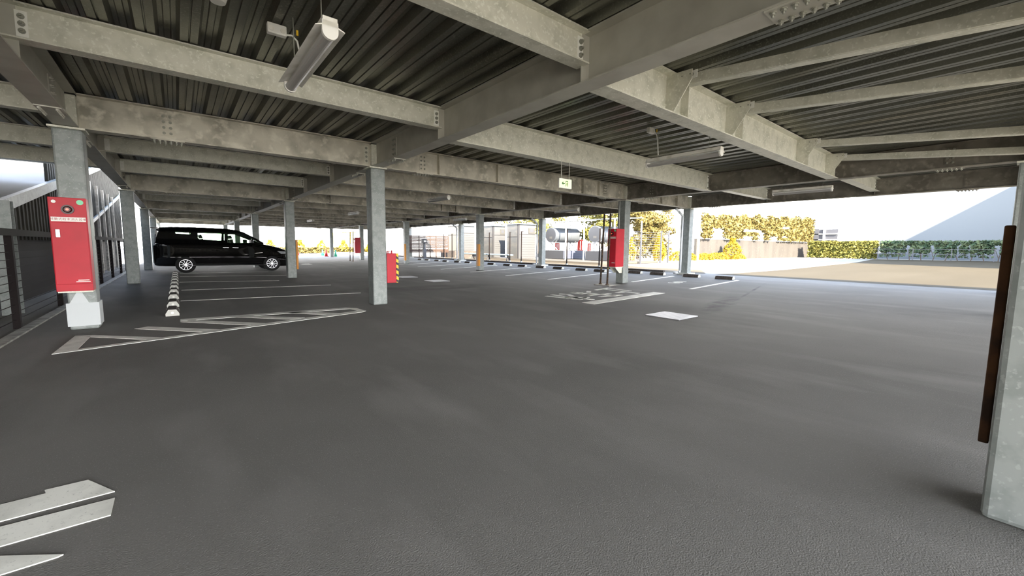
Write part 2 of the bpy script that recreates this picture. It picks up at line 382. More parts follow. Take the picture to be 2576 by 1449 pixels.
# brackets and sloping bars in the first right-hand bay
jy = DY/3
for i, bx_ in enumerate((4.5, 5.98, 8.75, 10.45)):
    t = thing('brace_bar', ['galvanised sloping brace bar nearest the centre girder', 'galvanised sloping brace bar, second from the centre girder', 'galvanised sloping brace bar, third from the centre girder', 'galvanised sloping brace bar farthest from the centre girder'][i], 'brace', group='sloping brace bars')
    g = MB(); p0, p1 = Vector((bx_-.08, jy-.2, 2.985)), Vector((bx_-.08, .1, 2.735)); g.bar(p0, p1, .06, .10); g.bar(p0+Vector((.04, 0, -.05)), p1+Vector((.04, 0, -.05)), .10, .007); g.build('bar', STEEL, t)
    g = MB(); g.box(bx_-.13, jy-.34, 2.965, bx_-.122, jy-.14, 3.045); pl = g.build('end_plate', PLATE, t)
    for q in (0, 1): bolt_at((bx_-.13, jy-.19-.09*q, 3.005), (-1, 0, 0), .019, pl)
    g = MB(); zz = ZB+.012
    g.prism([(bx_-.16, jy-.005, ZT-.02), (bx_-.16, jy-.30, ZT-.03), (bx_-.16, jy-.30, 2.955), (bx_-.16, jy-.1, zz), (bx_-.16, jy-.005, zz)], (.01, 0, 0)); g.build('gusset_plate', STEEL, t); g = MB()
    g.prism([(bx_+.16, jy-.005, ZT-.02), (bx_+.16, jy-.10, ZT-.03), (bx_+.16, jy-.10, zz), (bx_+.16, jy-.005, zz)], (.01, 0, 0))
    g.build('gusset_plate', STEEL, t)

# ------------------------------------------------------------------ columns
def column(x, y, z0, label, w=.28, foot=False, group=None):
    t = thing('steel_column', label, 'column', (x, y, z0), group=group)
    h = w/2; g = MB(); g.box(-h, -h, 0, h, h, ZB-.03-z0); g.build('shaft', PAINTCOL, t, bevel=.022)
    g = MB(); g.box(-h-.03, -h-.03, ZB-.032-z0, h+.03, h+.03, ZB-.008-z0); g.build('cap_plate', STEEL, t)
    g = MB(); g.box(-.1, -.1, ZB-.008-z0, .1, .1, ZT-.03-z0); g.build('column_head', STEEL, t, bevel=.012)
    if foot:
        g = MB(); g.box(-.24, -.24, -.03, .24, .24, .07); g.build('footing', CONCW, t)
    return t
LAB = {(XA, 1): 'square steel column holding the large red cabinet at left', (XA, 2): 'square steel column beside the dark fence, left of the van', (XA, 3): 'slimmer-looking steel column just behind the van',
       (XB, 0): 'close pale square steel column cut off by the right edge', (XB, 1): 'large square steel column in the middle with a red striped box', (XB, 2): 'steel column in front of the van with an orange guard', (XB, 3): 'steel column rising behind the van windscreen',
       (XC, 1): 'steel column carrying the red cabinet beside two rusty poles', (XC, 2): 'steel column with an orange guard in front of the white enclosures', (XC, 3): 'pale steel column right of the middle column near the brown fence', (XC, 4): 'far steel column with a small red cabinet', (XC, 5): 'farthest thin column between the traffic cones',
       (XD, 1): 'outer steel column with a downpipe in front of the golden shrubs', (XD, 2): 'outer steel column with a downpipe left of the round tanks', (XD, 3): 'outer steel column with a downpipe left of the white enclosures'}
for X in (XA, XB, XC, XD):
    for n in range(0, 6):
        if X == XA and n == 0: continue
        y = n*DY; x = X; z = 0 if X < XD else .17
        if X == XB and n == 0: x, y = 2.81, -.12
        lab = LAB.get((X, n), f"grey steel column in the {ROW[X]}, {['by the near edge', '', '', 'fourth', 'second from the far end', 'at the far end'][n]}")
        column(x, y, fz(X) if X < XD else .16, lab, foot=(X == XD))
# downpipes on the outer columns and at the right edge
for n in (1, 2, 3, 4):
    x, y = XD-.31, n*DY+.06; g = MB()
    g.path([(x-.32, y+.1, 2.60), (x-.2, y+.06, 2.52), (x, y, 2.35), (x, y, .32), (x-.02, y+.05, .24), (x-.1, y+.2, .22)], .045, 10)
    tag(g.build('downpipe', PIPEL, smooth=True), f"pale downpipe with an elbow on the outer column {['','in front of the golden shrubs','left of the round tanks','left of the white enclosures','nearest the far end'][n]}", 'pipe')
g = MB(); g.box(2.77, .022, .30, 2.86, .055, 1.27); t = tag(g.build('corner_guard', ORANGE_SHADE, bevel=.006), 'orange bumper guard with painted-in shade on the far side of the right-edge column', 'guard')
# orange corner guards
for x, y, s, lab in ((XB, 2*DY, 1, 'orange corner guard on the column in front of the van'), (XC, 2*DY, -1, 'orange corner guard on the column before the white enclosures'), (XC, 3*DY, -1, 'orange corner guard on the pale column near the brown fence')):
    g = MB(); cx_ = x+s*.14
    if s > 0: g.box(cx_+.001, y-.145, .3, cx_+.065, y+.1, 1.32)
    else: g.box(cx_-.05, y-.155, .25, cx_+.05, y-.141, 1.25); g.box(cx_-.05, y-.14, .25, cx_-.021, y, 1.25)
    tag(g.build('corner_guard', ORANGE, bevel=.006), lab, 'guard')

# ------------------------------------------------------------------ text helper
def text(body, size, material, parent, loc, rot, name='lettering', align='CENTER'):
    cu = bpy.data.curves.new(name, 'FONT'); cu.body = body; cu.size = size; cu.align_x = align; cu.align_y = 'CENTER'; cu.extrude = .001
    o = bpy.data.objects.new(name, cu); COL.objects.link(o)
    dg = bpy.context.evaluated_depsgraph_get(); me = bpy.data.meshes.new_from_object(o.evaluated_get(dg)); bpy.data.objects.remove(o)
    me.materials.clear(); me.materials.append(material)
    o = bpy.data.objects.new(name, me); COL.objects.link(o); o.location = loc; o.rotation_euler = rot; o.parent = parent
    return o

# ------------------------------------------------------------------ fire cabinets
def cabinet(x, y, rz, label, w=.335, d=.2, z0=.535, z1=1.72):
    """front faces local -Y, origin below the middle of the back"""
    t = thing('fire_cabinet', label, 'fire cabinet', (x, y, 0), rz)
    g = MB(); g.box(-w/2, -d, z0, w/2, 0, z1); g.build('body', RED, t, bevel=.006)
    g = MB(); g.box(-w/2+.008, -d-.012, z0+.09, w/2-.008, -d, z1-.31); dr = g.build('door', RED, t, bevel=.004)
    g = MB(); g.box(-w/2+.045, -d-.028, z1-.50, -w/2+.085, -d-.012, z1-.40); g.build('latch', CHROME, dr, bevel=.004)
    g = MB(); g.box(-w/2+.015, -d-.004, z1-.30, w/2-.015, -d, z1-.245); b = g.build('name_strip', WHITE, t)
    text('移動式粉末消火設備', .036, REDD, b, (0, -d-.005, z1-.273), (math.pi/2, 0, 0))
    g = MB(); g.tube((0, -d, z1-.15), (0, -d-.02, z1-.15), .058, seg=20); g.tube((0, -d-.02, z1-.15), (0, -d-.035, z1-.15), .042, .03, seg=20); ld = g.build('lamp_bezel', REDLD, t, smooth=False)
    g = MB(); g.tube((0, -d-.034, z1-.15), (0, -d-.04, z1-.15), .015, seg=12); g.build('red_light', REDLAMP, ld)
    g = MB(); g.tube((w/2-.055, -d, z1-.055), (w/2-.055, -d-.003, z1-.055), .032, seg=18); g.build('sticker', GREENST, t)
    g = MB(); g.tube((-w/2+.05, -d, z1-.055), (-w/2+.05, -d-.003, z1-.055), .02, seg=14); g.build('sticker', WHITE, t)
    g = MB(); g.box(w/2-.13, -d-.0145, z0+.135, w/2-.03, -d-.012, z0+.145); g.box(w/2-.15, -d-.0145, z0+.115, w/2-.02, -d-.012, z0+.125); g.build('small_print', WHITE, dr)
    g = MB(); g.box(-w/2+.01, -d+.02, z0-.02, w/2-.01, 0, z0); g.build('base_tray', STEEL, t)
    return t
cabinet(XA-.03, DY-.14, 0, 'tall bright red fire cabinet on the left column, front turned to the camera')
t = cabinet(XC-.14, DY+.02, -math.pi/2, 'red fire cabinet on the right-hand column beside two rusty poles', w=.32, d=.40, z0=.56, z1=1.73)
g = MB(); g.prism([(-.12, -.36, .56), (.12, -.36, .56), (.12, 0, .56), (-.12, 0, .56)], (0, 0, -.02)); g.prism([(.1, -.34, .54), (.1, -.30, .50), (.1, -.12, .36), (.1, 0, .36), (.1, 0, .54)], (.01, 0, 0)); g.prism([(-.11, -.34, .54), (-.11, -.30, .50), (-.11, -.12, .36), (-.11, 0, .36), (-.11, 0, .54)], (.01, 0, 0)); g.build('bracket', STEEL, t)
cabinet(XC-.14, 4*DY, -math.pi/2, 'small distant red fire cabinet on a far column left of the middle column', w=.32, d=.40, z0=.56, z1=1.73)
g = MB(); g.path([(XC-.155, DY+.06, 1.76), (XC-.155, DY+.06, 2.58), (XC-.12, DY+.10, 2.70), (XC-.11, DY+.10, 3.03)], .012, 8); tag(g.build('conduit', PIPE), 'thin grey conduit climbing above the right red cabinet', 'conduit')
# white wrap at the foot of the left column
t = thing('column_wrap', 'white protective wrap around the foot of the red cabinet column', 'cover', (XA, DY, 0))
g = MB(); h = .155
for a in ((-h, -h, h, -h+.012), (-h, h-.012, h, h), (-h, -h+.012, -h+.012, h-.012), (h-.012, -h+.012, h, h-.012)): g.box(a[0], a[1], .05, a[2], a[3], .36)
WRAP = mat('wrap_sheet', (.50, .53, .54), .5); g.build('sleeve', WRAP, t); g = MB(); g.prism([(-.12, -h-.002, .36), (.06, -h-.002, .36), (.0, -h+.012, .5), (-.05, -h+.012, .5)], (0, .008, 0)); g.build('torn_flap', WRAP, t)
# red striped box on the middle column
t = thing('pump_box', 'red box with a yellow and black striped edge on the middle column', 'control box', (XB+.14, DY, 0))
g = MB(); g.box(0, -.14, .42, .19, .16, 1.0); g.build('body', RED, t, bevel=.006)
g = MB(); g.box(.19, -.145, .42, .235, .16, 1.0); gd = g.build('striped_edge', YEL, t)
g = MB()
for i in range(5):
    z = .44+i*.115; g.prism([(.188, -.147, z), (.188, -.147, z+.05), (.2365, -.147, z+.02), (.2365, -.147, z-.03)], (0, .308, 0))
g.build('black_stripe', BLACK, gd)
g = MB(); g.tube((.06, -.05, 1.0), (.06, -.05, 1.05), .012, seg=8); g.tube((.15, -.02, 1.0), (.15, -.02, 1.06), .014, seg=8); g.path([(.02, -.08, 1.0), (.02, -.08, 1.04), (.1, -.08, 1.04), (.1, -.08, 1.0)], .006, 6); g.build('knob', RED, t)

# ------------------------------------------------------------------ rusty poles with base pad
g = MB(); g.box(9.98, 7.68, .0, 10.6, 8.27, .02); tag(g.build('base_pad', CONC), 'thin concrete pad under the two rusty poles beside the right red cabinet', 'pad')
t = thing('guard_pole', 'rusty brown pole leaning left of the right red cabinet, left one of the pair', 'pole', (10.16, 8.16, .02), group='rusty poles by the right red cabinet')
g = MB(); g.tube((0, 0, 0), (.06, -.03, 2.15), .028, seg=12); g.build('pipe', RUST, t, smooth=True); g = MB(); g.tube((0, 0, 0), (0, 0, .03), .05, seg=12); g.build('foot', RUST, t)
dup(t, (10.16, 7.90, .02), 'rusty brown pole leaning left of the right red cabinet, right one of the pair', rz=.55)
dup(t, (9.68, 30.6, 0), 'distant rusty pole before the far red cabinet, left one of the pair', 'distant rusty poles', rz=.2)
dup(t, (9.62, 29.75, 0), 'distant rusty pole before the far red cabinet, right one of the pair', 'distant rusty poles', rz=.2)

# ------------------------------------------------------------------ lamps
def lamp(x, y, label):
    t = thing('strip_lamp', label, 'ceiling lamp', (x, y, 2.56), group='strip lamps under the deck')
    g = MB(); g.prism([(-.095, 0, .035), (-.04, 0, .052), (.04, 0, .052), (.095, 0, .035), (.095, 0, .040), (.047, 0, .060), (.047, 0, .11), (-.047, 0, .11), (-.047, 0, .060), (-.095, 0, .040)], (0, 1.26, 0)); g.build('reflector', LAMPM, t)
    g = MB(); g.prism([(.045*math.cos(a), .02, .02-.045*math.sin(a)) for a in [math.pi*i/10 for i in range(11)]], (0, 1.22, 0)); g.build('diffuser', DIFF, t, smooth=False)
    for y0 in (0, 1.235):
        g = MB(); g.prism([(.052*math.cos(a), y0, .02-.052*math.sin(a)) for a in [math.pi*i/10 for i in range(11)]]+[(-.052, y0, .085), (.052, y0, .085)], (0, .025, 0)); g.build('end_cap', WHITE, t)
    for y0 in (.2, 1.06):
        g = MB(); g.path([(0, y0, .1), (0, y0, .535)], .004, 6); g.build('hanger', BOLT, t)
    return t
l0 = lamp(.875, 3.03, 'large white strip lamp hanging at upper left beside the near joist')
for x, n, lab in ((6.38, 0, 'white strip lamp hanging before the exit sign beam'), (12.1, 0, 'white strip lamp under the outer right bay above the hedge'), (6.38, 1, 'strip lamp over the aisle right of the middle column'), (12.1, 1, 'strip lamp in the outer right bay near the tanks'), (6.38, 2, 'distant strip lamp over the aisle left of the middle column'), (6.38, 3, 'farthest visible strip lamp over the aisle'), (12.1, 2, 'distant strip lamp in the outer right bay')):
    dup(l0, (x, 2.93+n*DY, 2.56), lab)
# junction boxes with conduit
def jbox(x, y, label):
    t = thing('junction_box', label, 'junction box', (x, y, 3.0), group='junction boxes under the deck')
    g = MB(); g.box(-.075, -.03, -.015, .075, .03, .07); g.build('housing', WHITE, t, bevel=.008)
    for dx in (-.045, .045):
        g = MB(); g.tube((dx, -.036, .02), (dx, -.039, .02), .022, seg=14); g.build('knockout', LAMPM, t)
    g = MB(); pts = [(.075, 0, .01), (.12, 0, .02), (.16, -.01, -.02), (.17, -.02, -.1), (.16, -.05, -.34)]; g.path(pts, .008, 6); g.build('conduit', WHITE, t)
    g = MB(); g.box(.155, -.01, .03, .172, 0, .075); g.build('yellow_tag', YEL, t)
    return t
j0 = jbox(.78, 4.27, 'small white junction box with conduit left of the large strip lamp')
dup(j0, (6.0, 3.9, 3.0), 'small junction box above the strip lamp before the exit sign')
g = MB(); g.tube((.35, 4.1, 3.03), (.35, 4.1, 3.09), .05, .07, seg=16); tag(g.build('smoke_detector', WHITE), 'round white detector under the deck at the top left', 'detector')
g = MB(); g.tube((0.86, 2.80, 2.70), (.84, 2.72, 3.06), .004, seg=6); tag(g.build('support_wire', BOLT), 'thin wire above the near end of the large strip lamp', 'wire')
# exit sign
t = thing('exit_sign', 'small green and white direction sign with arrow hanging from the beam', 'sign', (5.42, 5.21, 2.26))
g = MB(); g.box(-.16, -.012, -.065, .16, .012, .105); g.build('sign_case', WHITE, t, bevel=.004)
g = MB(); g.box(-.145, -.0145, -.053, .145, -.012, .093); f_ = g.build('sign_face', GREEN_SIGN, t)
g = MB(); g.prism([(-.10, -.016, .02), (-.06, -.016, .055), (-.06, -.016, .03), (-.02, -.016, .03), (-.02, -.016, .01), (-.06, -.016, .01), (-.06, -.016, -.015)], (0, .001, 0))
g.box(0.0, -.016, -.03, .012, -.015, .07); g.box(.012, -.016, .055, .05, -.015, .07); g.box(.05, -.016, -.03, .062, -.015, .07); g.box(.024, -.016, -.01, .04, -.015, .035)
g.build('arrow_and_door', SIGN_INK, f_)
for dx in (-.1, .1):
    g = MB(); g.box(dx-.004, -.003, .105, dx+.004, .003, .42); g.build('hanger', STEEL, t)

# ------------------------------------------------------------------ painted markings
def F(u, v, z=0.):
    """pixel of the survey photograph -> point on the flat floor"""
    d = _r2*((u-1288)/FPX)-_u2*((v-722.74)/FPX)+_fw
    t = (z-EYE)/d.z; return (d.x*t, d.y*t)
def slabpoly(g, pts, t=.004):
    g.prism([(x, y, fz(x)+.0005) for x, y in pts], (0, 0, t))
def hp(x, y): return F(x/2.7116, 750+y/2.7116)
g = MB()
for q in ([(352, 385), (2480, 95), (2405, 91), (530, 350)], [(352, 385), (530, 350), (620, 262), (515, 258)], [(515, 258), (640, 254), (1115, 270), (1010, 285), (620, 267)], [(918, 211), (1010, 195), (1500, 215), (1400, 233)],
          [(1230, 163), (1310, 150), (1810, 172), (1720, 187)], [(1600, 130), (1680, 121), (2080, 133), (2000, 147)], [(1950, 101), (2020, 93), (2320, 103), (2240, 116)], [(1230, 145), (1230, 156), (1290, 154), (2385, 75), (2360, 66)], [(2360, 66), (2435, 70), (2497, 88), (2480, 95), (2405, 91), (2440, 86), (2385, 75)]):
    slabpoly(g, [hp(*p) for p in q])
tag(g.build('hatched_marking', LINE), 'white hatched no-parking marking beside the left column', 'road marking')
def np_(x, y): return F(x/4.846, 1150+y/4.846)
g = MB()
for q in ([(-800, 790), (0, 590), (560, 450), (545, 410), (1075, 285), (1400, 425), (0, 795), (-800, 1006)], [(-800, 1063), (0, 860), (1400, 505), (1350, 715), (0, 1100), (-800, 1328)], [(-800, 1236), (0, 1215), (775, 1195), (700, 1230), (0, 1449), (-800, 1711)]):
    slabpoly(g, [np_(*p) for p in q])
tag(g.build('road_lettering', LINE), 'thick white painted character strokes at the bottom left corner', 'road marking')
# painted stop lettering (built in floor metres)
def stroke(g, pts, w):
    for a, b in zip(pts, pts[1:]):
        a, b = Vector((*a, 0)), Vector((*b, 0)); d = (b-a).normalized(); n = Vector((-d.y, d.x, 0))*w/2; a -= d*w*.35; b += d*w*.35
        slabpoly(g, [(p.x, p.y) for p in (a-n, b-n, b+n, a+n)])
t = thing('stop_lettering', 'white painted stop characters on the asphalt behind the stop bar', 'road marking', (0, 0, 0))
g = MB(); 
for s_ in ([(9.55, 7.37), (8.8, 7.2)], [(9.15, 7.25), (9.05, 6.08)], [(9.5, 7.33), (9.37, 6.55)], [(9.05, 6.47), (8.76, 6.47)]): stroke(g, s_, .12)
g.build('character', LINE, t)
g = MB()
for s_ in ([(8.36, 6.10), (7.72, 6.18)], [(8.36, 6.44), (7.72, 6.5)], [(8.1, 6.05), (8.02, 6.95), (7.85, 7.12), (7.72, 7.08), (7.8, 6.85), (8.05, 6.85), (8.38, 7.1)]): stroke(g, s_, .12)
g.build('character', LINE, t)
g = MB()
for s_ in ([(7.1, 5.93), (7.0, 7.05)], [(7.30, 6.25), (6.9, 6.12), (6.72, 6.95)], [(7.25, 6.25), (6.98, 6.6), (6.8, 6.35)], [(6.95, 6.2), (7.12, 6.45), (7.40, 6.95), (7.3, 7.08)]): stroke(g, s_, .12)
g.build('character', LINE, t)
g = MB(); slabpoly(g, [(6.53, 5.72), (6.55, 5.40), (9.68, 5.68), (9.66, 6.0)]); tag(g.build('stop_bar', LINE), 'long thick white stop bar on the asphalt', 'road marking')
# small bay number
g = MB()
for s_ in ([(12.5, 6.65), (12.55, 6.85), (12.25, 6.9)], [(12.05, 6.62), (11.95, 6.9)], [(12.3, 6.66), (12.1, 6.8)]): stroke(g, s_, .07)
tag(g.build('bay_number', LINE), 'small white bay number painted near the right wheel stops', 'road marking')
# bay lines
ll = [((0.02, 10.62), (3.38, 10.04)), ((.05, 13.05), (3.37, 12.51)), ((.02, 15.77), (2.45, 14.92)), ((.04, 18.42), (3.1, 17.35)), ((.05, 20.42), (2.9, 19.95))]
for i, (a, b) in enumerate(ll):
    g = MB(); stroke(g, [a, b], .075)
    tag(g.build('parking_line', LINE), f"thin white bay line on the left side, {['nearest to the hatched marking', 'second from the hatched marking', 'third from the hatched marking', 'fourth from the hatched marking', 'just under the near side of the van'][i]}", 'parking line', 'white bay lines on the left')
rl = [(11.0, 13.95, 5.68), (11.45, 13.9, 7.88), (10.2, 13.7, 10.5), (10.1, 13.7, 12.8), (10.1, 13.6, 15.35), (10.1, 13.5, 18.0), (10.15, 13.5, 20.6), (10.15, 13.5, 23.2), (10.15, 13.5, 25.9)]
for i, (a, b, y) in enumerate(rl):
    g = MB(); stroke(g, [(a, y), (b, y)], .10)
    tag(g.build('parking_line', LINE), f"white bay line on the right side, {['nearest to the camera', 'just beyond the bay number', 'third from the camera', 'fourth from the camera', 'fifth from the camera', 'sixth from the camera', 'seventh from the camera', 'second from the far end', 'at the far end'][i]}", 'parking line', 'white bay lines on the right')
g = MB(); slabpoly(g, [(-1.68, 4.5), (-1.56, 4.5), (-1.56, 24), (-1.68, 24)], .02); g.build('painted_edge_line', LINEW); tag(bpy.data.objects['painted_edge_line'], 'grey-white edge line along the foot of the dark left fence', 'road marking')
g = MB(); slabpoly(g, [(5.6, 26.1), (6.1, 26.1), (6.1, 27.0), (5.6, 27.0)]); tag(g.build('white_marking', LINE), 'short white mark on the asphalt far along the aisle', 'road marking')
# ------------------------------------------------------------------ drain gratings
def grate(x, y, label, w=.62, l=.62):
    t = thing('drain_grate', label, 'drain grating', (x, y, 0), group='square drain gratings along the aisle')
    g = MB(); h, k = w/2, l/2
    for a in ((-h, -k, h, -k+.03), (-h, k-.03, h, k), (-h, -k+.03, -h+.03, k-.03), (h-.03, -k+.03, h, k-.03)): g.box(a[0], a[1], .001, a[2], a[3], .012)
    g.build('frame', GRATE, t)
    g = MB(); n = 20
    for i in range(n): x0 = -h+.03+(w-.06)*(i+.25)/n; g.box(x0, -k+.03, .002, x0+.018, k-.03, .010)
    for i in range(7): y0 = -k+.03+(l-.06)*(i+.5)/7; g.box(-h+.03, y0-.008, .002, h-.03, y0+.008, .0105)
    g.build('bars', GRATE, t)
    g = MB(); g.box(-h, -k, .0005, h, k, .0015); g.build('sump_shade', BLACK, t)  # flat black sheet painting the dark of the pit below the bars
    return t
g0 = grate(6.52, 3.69, 'square silver drain grating in the foreground before the stop bar')
dup(g0, (6.62, 12.1, 0), 'square drain grating right of the middle column'); dup(g0, (6.5, 14.2, 0), 'dull square drain grating just beyond the one right of the middle column'); 

# ------------------------------------------------------------------ wheel stops
def wheelstop(x, y, label, grp, side):
    """long axis Y; side=+1: bay lies towards -X"""
    t = thing('wheel_stop', label, 'wheel stop', (x, y, fz(x)+.002), group=grp)
    g = MB(); L_ = .55; g.prism([(-.085, 0, 0), (-.085, 0, .035), (-.05, 0, .10), (.05, 0, .10), (.085, 0, .035), (.085, 0, 0)], (0, L_, 0)); g.build('block', CONCD, t, bevel=.004)
    for y0 in (-.012, L_):
        g = MB(); g.prism([(-.085, y0, 0), (-.087, y0, .036), (-.05, y0, .102), (.05, y0, .102), (.087, y0, .036), (.087, y0, 0)], (0, .012, 0)); e = g.build('end_face', CONCW, t)
        g = MB(); g.tube((0, y0-.001 if y0 < 0 else y0+.013, .05), (0, y0-.004 if y0 < 0 else y0+.016, .05), .02, seg=12); g.build('reflector', WHITE, e)
    return t
w0 = wheelstop(-.12, 8.47, 'pale concrete wheel stop, nearest of the left row by the hatched marking', 'left row of wheel stops', 1)
for i, y in enumerate((9.65, 11.0, 12.2, 13.5, 14.75, 16.0, 17.25, 18.5, 19.75)):
    dup(w0, (-.12, y, .002), f"concrete wheel stop in the left row, {['second', 'third', 'fourth', 'fifth', 'sixth', 'seventh', 'eighth', 'ninth', 'last before the van, tenth'][i]} from the hatched marking")
ys = [(13.98, 5.86), (13.98, 7.0), (13.97, 8.32), (13.97, 9.3), (13.72, 10.85), (13.68, 11.85), (13.66, 13.25), (13.66, 14.45), (13.62, 15.8), (13.6, 17.0), (13.58, 18.42), (13.56, 20.8), (13.55, 22.0), (13.5, 23.4), (13.5, 24.5), (13.48, 25.9), (13.5, 27.0)]
for i, (x, y) in enumerate(ys):
    dup(w0, (x+.09, y, fz(x)+.002), f"brown-topped wheel stop in the right row, {'nearest the driveway' if i == 0 else ['', 'second', 'third', 'fourth', 'fifth', 'sixth', 'seventh', 'eighth', 'ninth', 'tenth', 'eleventh', 'twelfth', 'thirteenth', 'fourteenth', 'fifteenth', 'sixteenth', 'seventeenth'][i]+' from the driveway'}", 'right row of wheel stops')
# ------------------------------------------------------------------ black van (nose towards +X, near side at y = 20.6)
VAN = thing('van', 'black tall van parked across the left bays behind the middle steel columns', 'van', (0, 20.6, 0))
VW = 1.84
def vy(w, s): return VW/2+s*w
st = [(-.735, .36, .92, .66, .80), (-.72, .30, 1.08, .78, .84), (-.66, .27, 1.18, .87, .87), (-.2, .25, 1.20, .91, .915), (.6, .25, 1.20, .92, .92), (1.6, .25, 1.19, .92, .92), (2.5, .24, 1.18, .92, .915), (2.9, .22, 1.17, .92, .90), (3.3, .20, 1.07, .91, .86), (3.6, .18, .99, .87, .80), (3.82, .18, .90, .78, .70), (3.93, .22, .80, .62, .56), (3.95, .30, .72, .5, .46)]
g = MB(); rings = []
for x, zb, zt, w, wt in st:
    h = zt-zb; half = [(0, zb), (w-.12, zb), (w-.05, zb+h*.05), (w-.03, zb+h*.20), (w-.002, zb+h*.37), (w, zb+h*.40), (w-.012, zb+h*.43), (w-.04, zb+h*.70), (w-.05, zb+h*.86), (wt-.075, zb+h*.97), (wt-.12, zt), (0, zt+.02)]
    rings.append([g.bm.verts.new((x, vy(-a, 1), z)) for a, z in half]+[g.bm.verts.new((x, vy(a, 1), z)) for a, z in half[-2:0:-1]])
for a, b in zip(rings, rings[1:]):
    n = len(a)
    for i in range(n): g.bm.faces.new((a[i], a[(i+1) % n], b[(i+1) % n], b[i]))
g.bm.faces.new(rings[0]); g.bm.faces.new(rings[-1][::-1])
body = g.build('body', CARB, VAN, smooth=True); md = body.modifiers.new('s', 'SUBSURF'); md.levels = md.render_levels = 1
def wsec(x, z):   # half width of the upper body at height z
    return .875-(z-1.17)*.30
g = MB(); rings = []
for x, z0, zt, e in ((-.60, 1.60, 1.70, .30), (-.50, 1.64, 1.78, .10), (0, 1.66, 1.815, .03), (.8, 1.66, 1.82, 0), (1.6, 1.64, 1.80, 0), (2.0, 1.60, 1.745, .02), (2.2, 1.56, 1.68, .06)):
    w = wsec(x, z0)-e*.3
    pts = [(0, z0), (w-.03, z0), (w, z0+.02), (w-.05, zt-.05), (w-.16, zt-.012), (0, zt)]
    rings.append([g.bm.verts.new((x, vy(-a, 1), z)) for a, z in pts]+[g.bm.verts.new((x, vy(a, 1), z)) for a, z in pts[-2:0:-1]])
for a, b in zip(rings, rings[1:]):
    n = len(a)
    for i in range(n): g.bm.faces.new((a[i], a[(i+1) % n], b[(i+1) % n], b[i]))
g.bm.faces.new(rings[0]); g.bm.faces.new(rings[-1][::-1])
g.prism([(-.5, .35, 1.77), (-.78, .35, 1.755), (-.76, .35, 1.72), (-.5, .35, 1.70)], (0, 1.14, 0))
g.build('roof', CARB, VAN, smooth=False)
g = MB(); g.box(.35, .30, 1.80, .62, .42, 1.815); g.prism([(-.32, .9, 1.80), (-.30, .9, 1.87), (-.1, .9, 1.81)], (0, .03, 0)); g.build('antenna', CARB, VAN)
def side(s, pts, thick, name, m, off=0.):
    g = MB()
    o = [(x, vy(s*(wsec(x, z)+off), 1), z) for x, z in pts]
    g.prism(o, (0, -s*thick, 0)); return g.build(name, m, VAN)
for s in (-1, 1):
    # opaque upper side with window openings, built as pillars and panels
    for pts in ([(-.66, 1.15), (-.03, 1.15), (-.03, 1.66), (-.52, 1.66), (-.60, 1.40)], [(-.03, 1.15), (.42, 1.15), (.42, 1.52), (-.03, 1.545)], [(-.03, 1.62), (.42, 1.60), (.42, 1.66), (-.03, 1.66)],
                [(.42, 1.15), (.66, 1.15), (.66, 1.66), (.42, 1.66)], [(.66, 1.15), (1.62, 1.15), (1.62, 1.30), (1.30, 1.29), (.70, 1.335), (.66, 1.38)], [(.66, 1.60), (1.62, 1.59), (1.62, 1.66), (.66, 1.66)], [(1.52, 1.29), (1.62, 1.29), (1.62, 1.60), (1.54, 1.60)],
                [(1.62, 1.15), (2.95, 1.15), (2.80, 1.22), (1.62, 1.20)], [(1.62, 1.58), (2.02, 1.57), (2.50, 1.36), (2.85, 1.18), (2.97, 1.18), (2.6, 1.42), (2.2, 1.66), (1.62, 1.66)]):
        side(s, pts, .03, 'pillar_panel', CARB)
    side(s, [(-.03, 1.545), (.42, 1.52), (.42, 1.60), (-.03, 1.62)], .006, 'window_pane', GLASS, -.012)
    side(s, [(.66, 1.33), (1.30, 1.28), (1.54, 1.29), (1.54, 1.60), (.66, 1.60)], .006, 'window_pane', GLASS, -.012)
    side(s, [(1.62, 1.20), (2.80, 1.20), (2.50, 1.36), (2.02, 1.57), (1.62, 1.58)], .006, 'window_pane', GLASS, -.012)
    g = MB(); g.path([(.1, vy(s*.918, 1), .30), (2.95, vy(s*.918, 1), .29)], .011, 8); g.build('sill_trim', CHROME, VAN)
    g = MB()
    for a, b in (((.95, .53), (1.5, .62)), ((1.5, .62), (2.85, .80))): g.bar((a[0], vy(s*.893, 1), a[1]), (b[0], vy(s*.880, 1), b[1]), .03, .02)
    g.build('crease_line', CARB, VAN)
    for x in (1.45, 1.78):
        g = MB(); g.bar((x, vy(s*.89, 1), 1.0), (x+.2, vy(s*.89, 1), .995), .04, .022); g.build('door_handle', CHROME, VAN)
    g = MB(); g.box(2.35, vy(s*1.10, 1)-.09, 1.18, 2.52, vy(s*1.10, 1)+.09, 1.36); g.build('wing_mirror', CARB, VAN, bevel=.03)
    g = MB(); g.prism([(3.40, vy(s*.895, 1), .86), (3.78, vy(s*.80, 1), .84), (3.86, vy(s*.72, 1), .74), (3.55, vy(s*.885, 1), .74)], (0, -s*.03, 0)); g.build('headlamp', GLASSD, VAN)
    g = MB(); g.prism([(-.70, vy(s*.80, 1), 1.08), (-.64, vy(s*.88, 1), 1.08), (-.60, vy(s*.86, 1), 1.50), (-.64, vy(s*.74, 1), 1.50)], (0, -s*.03, 0)); g.build('tail_lamp', GLASSD, VAN)
g = MB(); g.poly([(2.2, vy(-.74, 1), 1.64), (2.2, vy(.74, 1), 1.64), (2.95, vy(.86, 1), 1.19), (2.95, vy(-.86, 1), 1.19)]); g.build('windscreen', GLASS, VAN)
g = MB(); g.box(-.62, vy(-.74, 1), 1.15, -.56, vy(.74, 1), 1.64); g.build('tailgate', CARB, VAN)
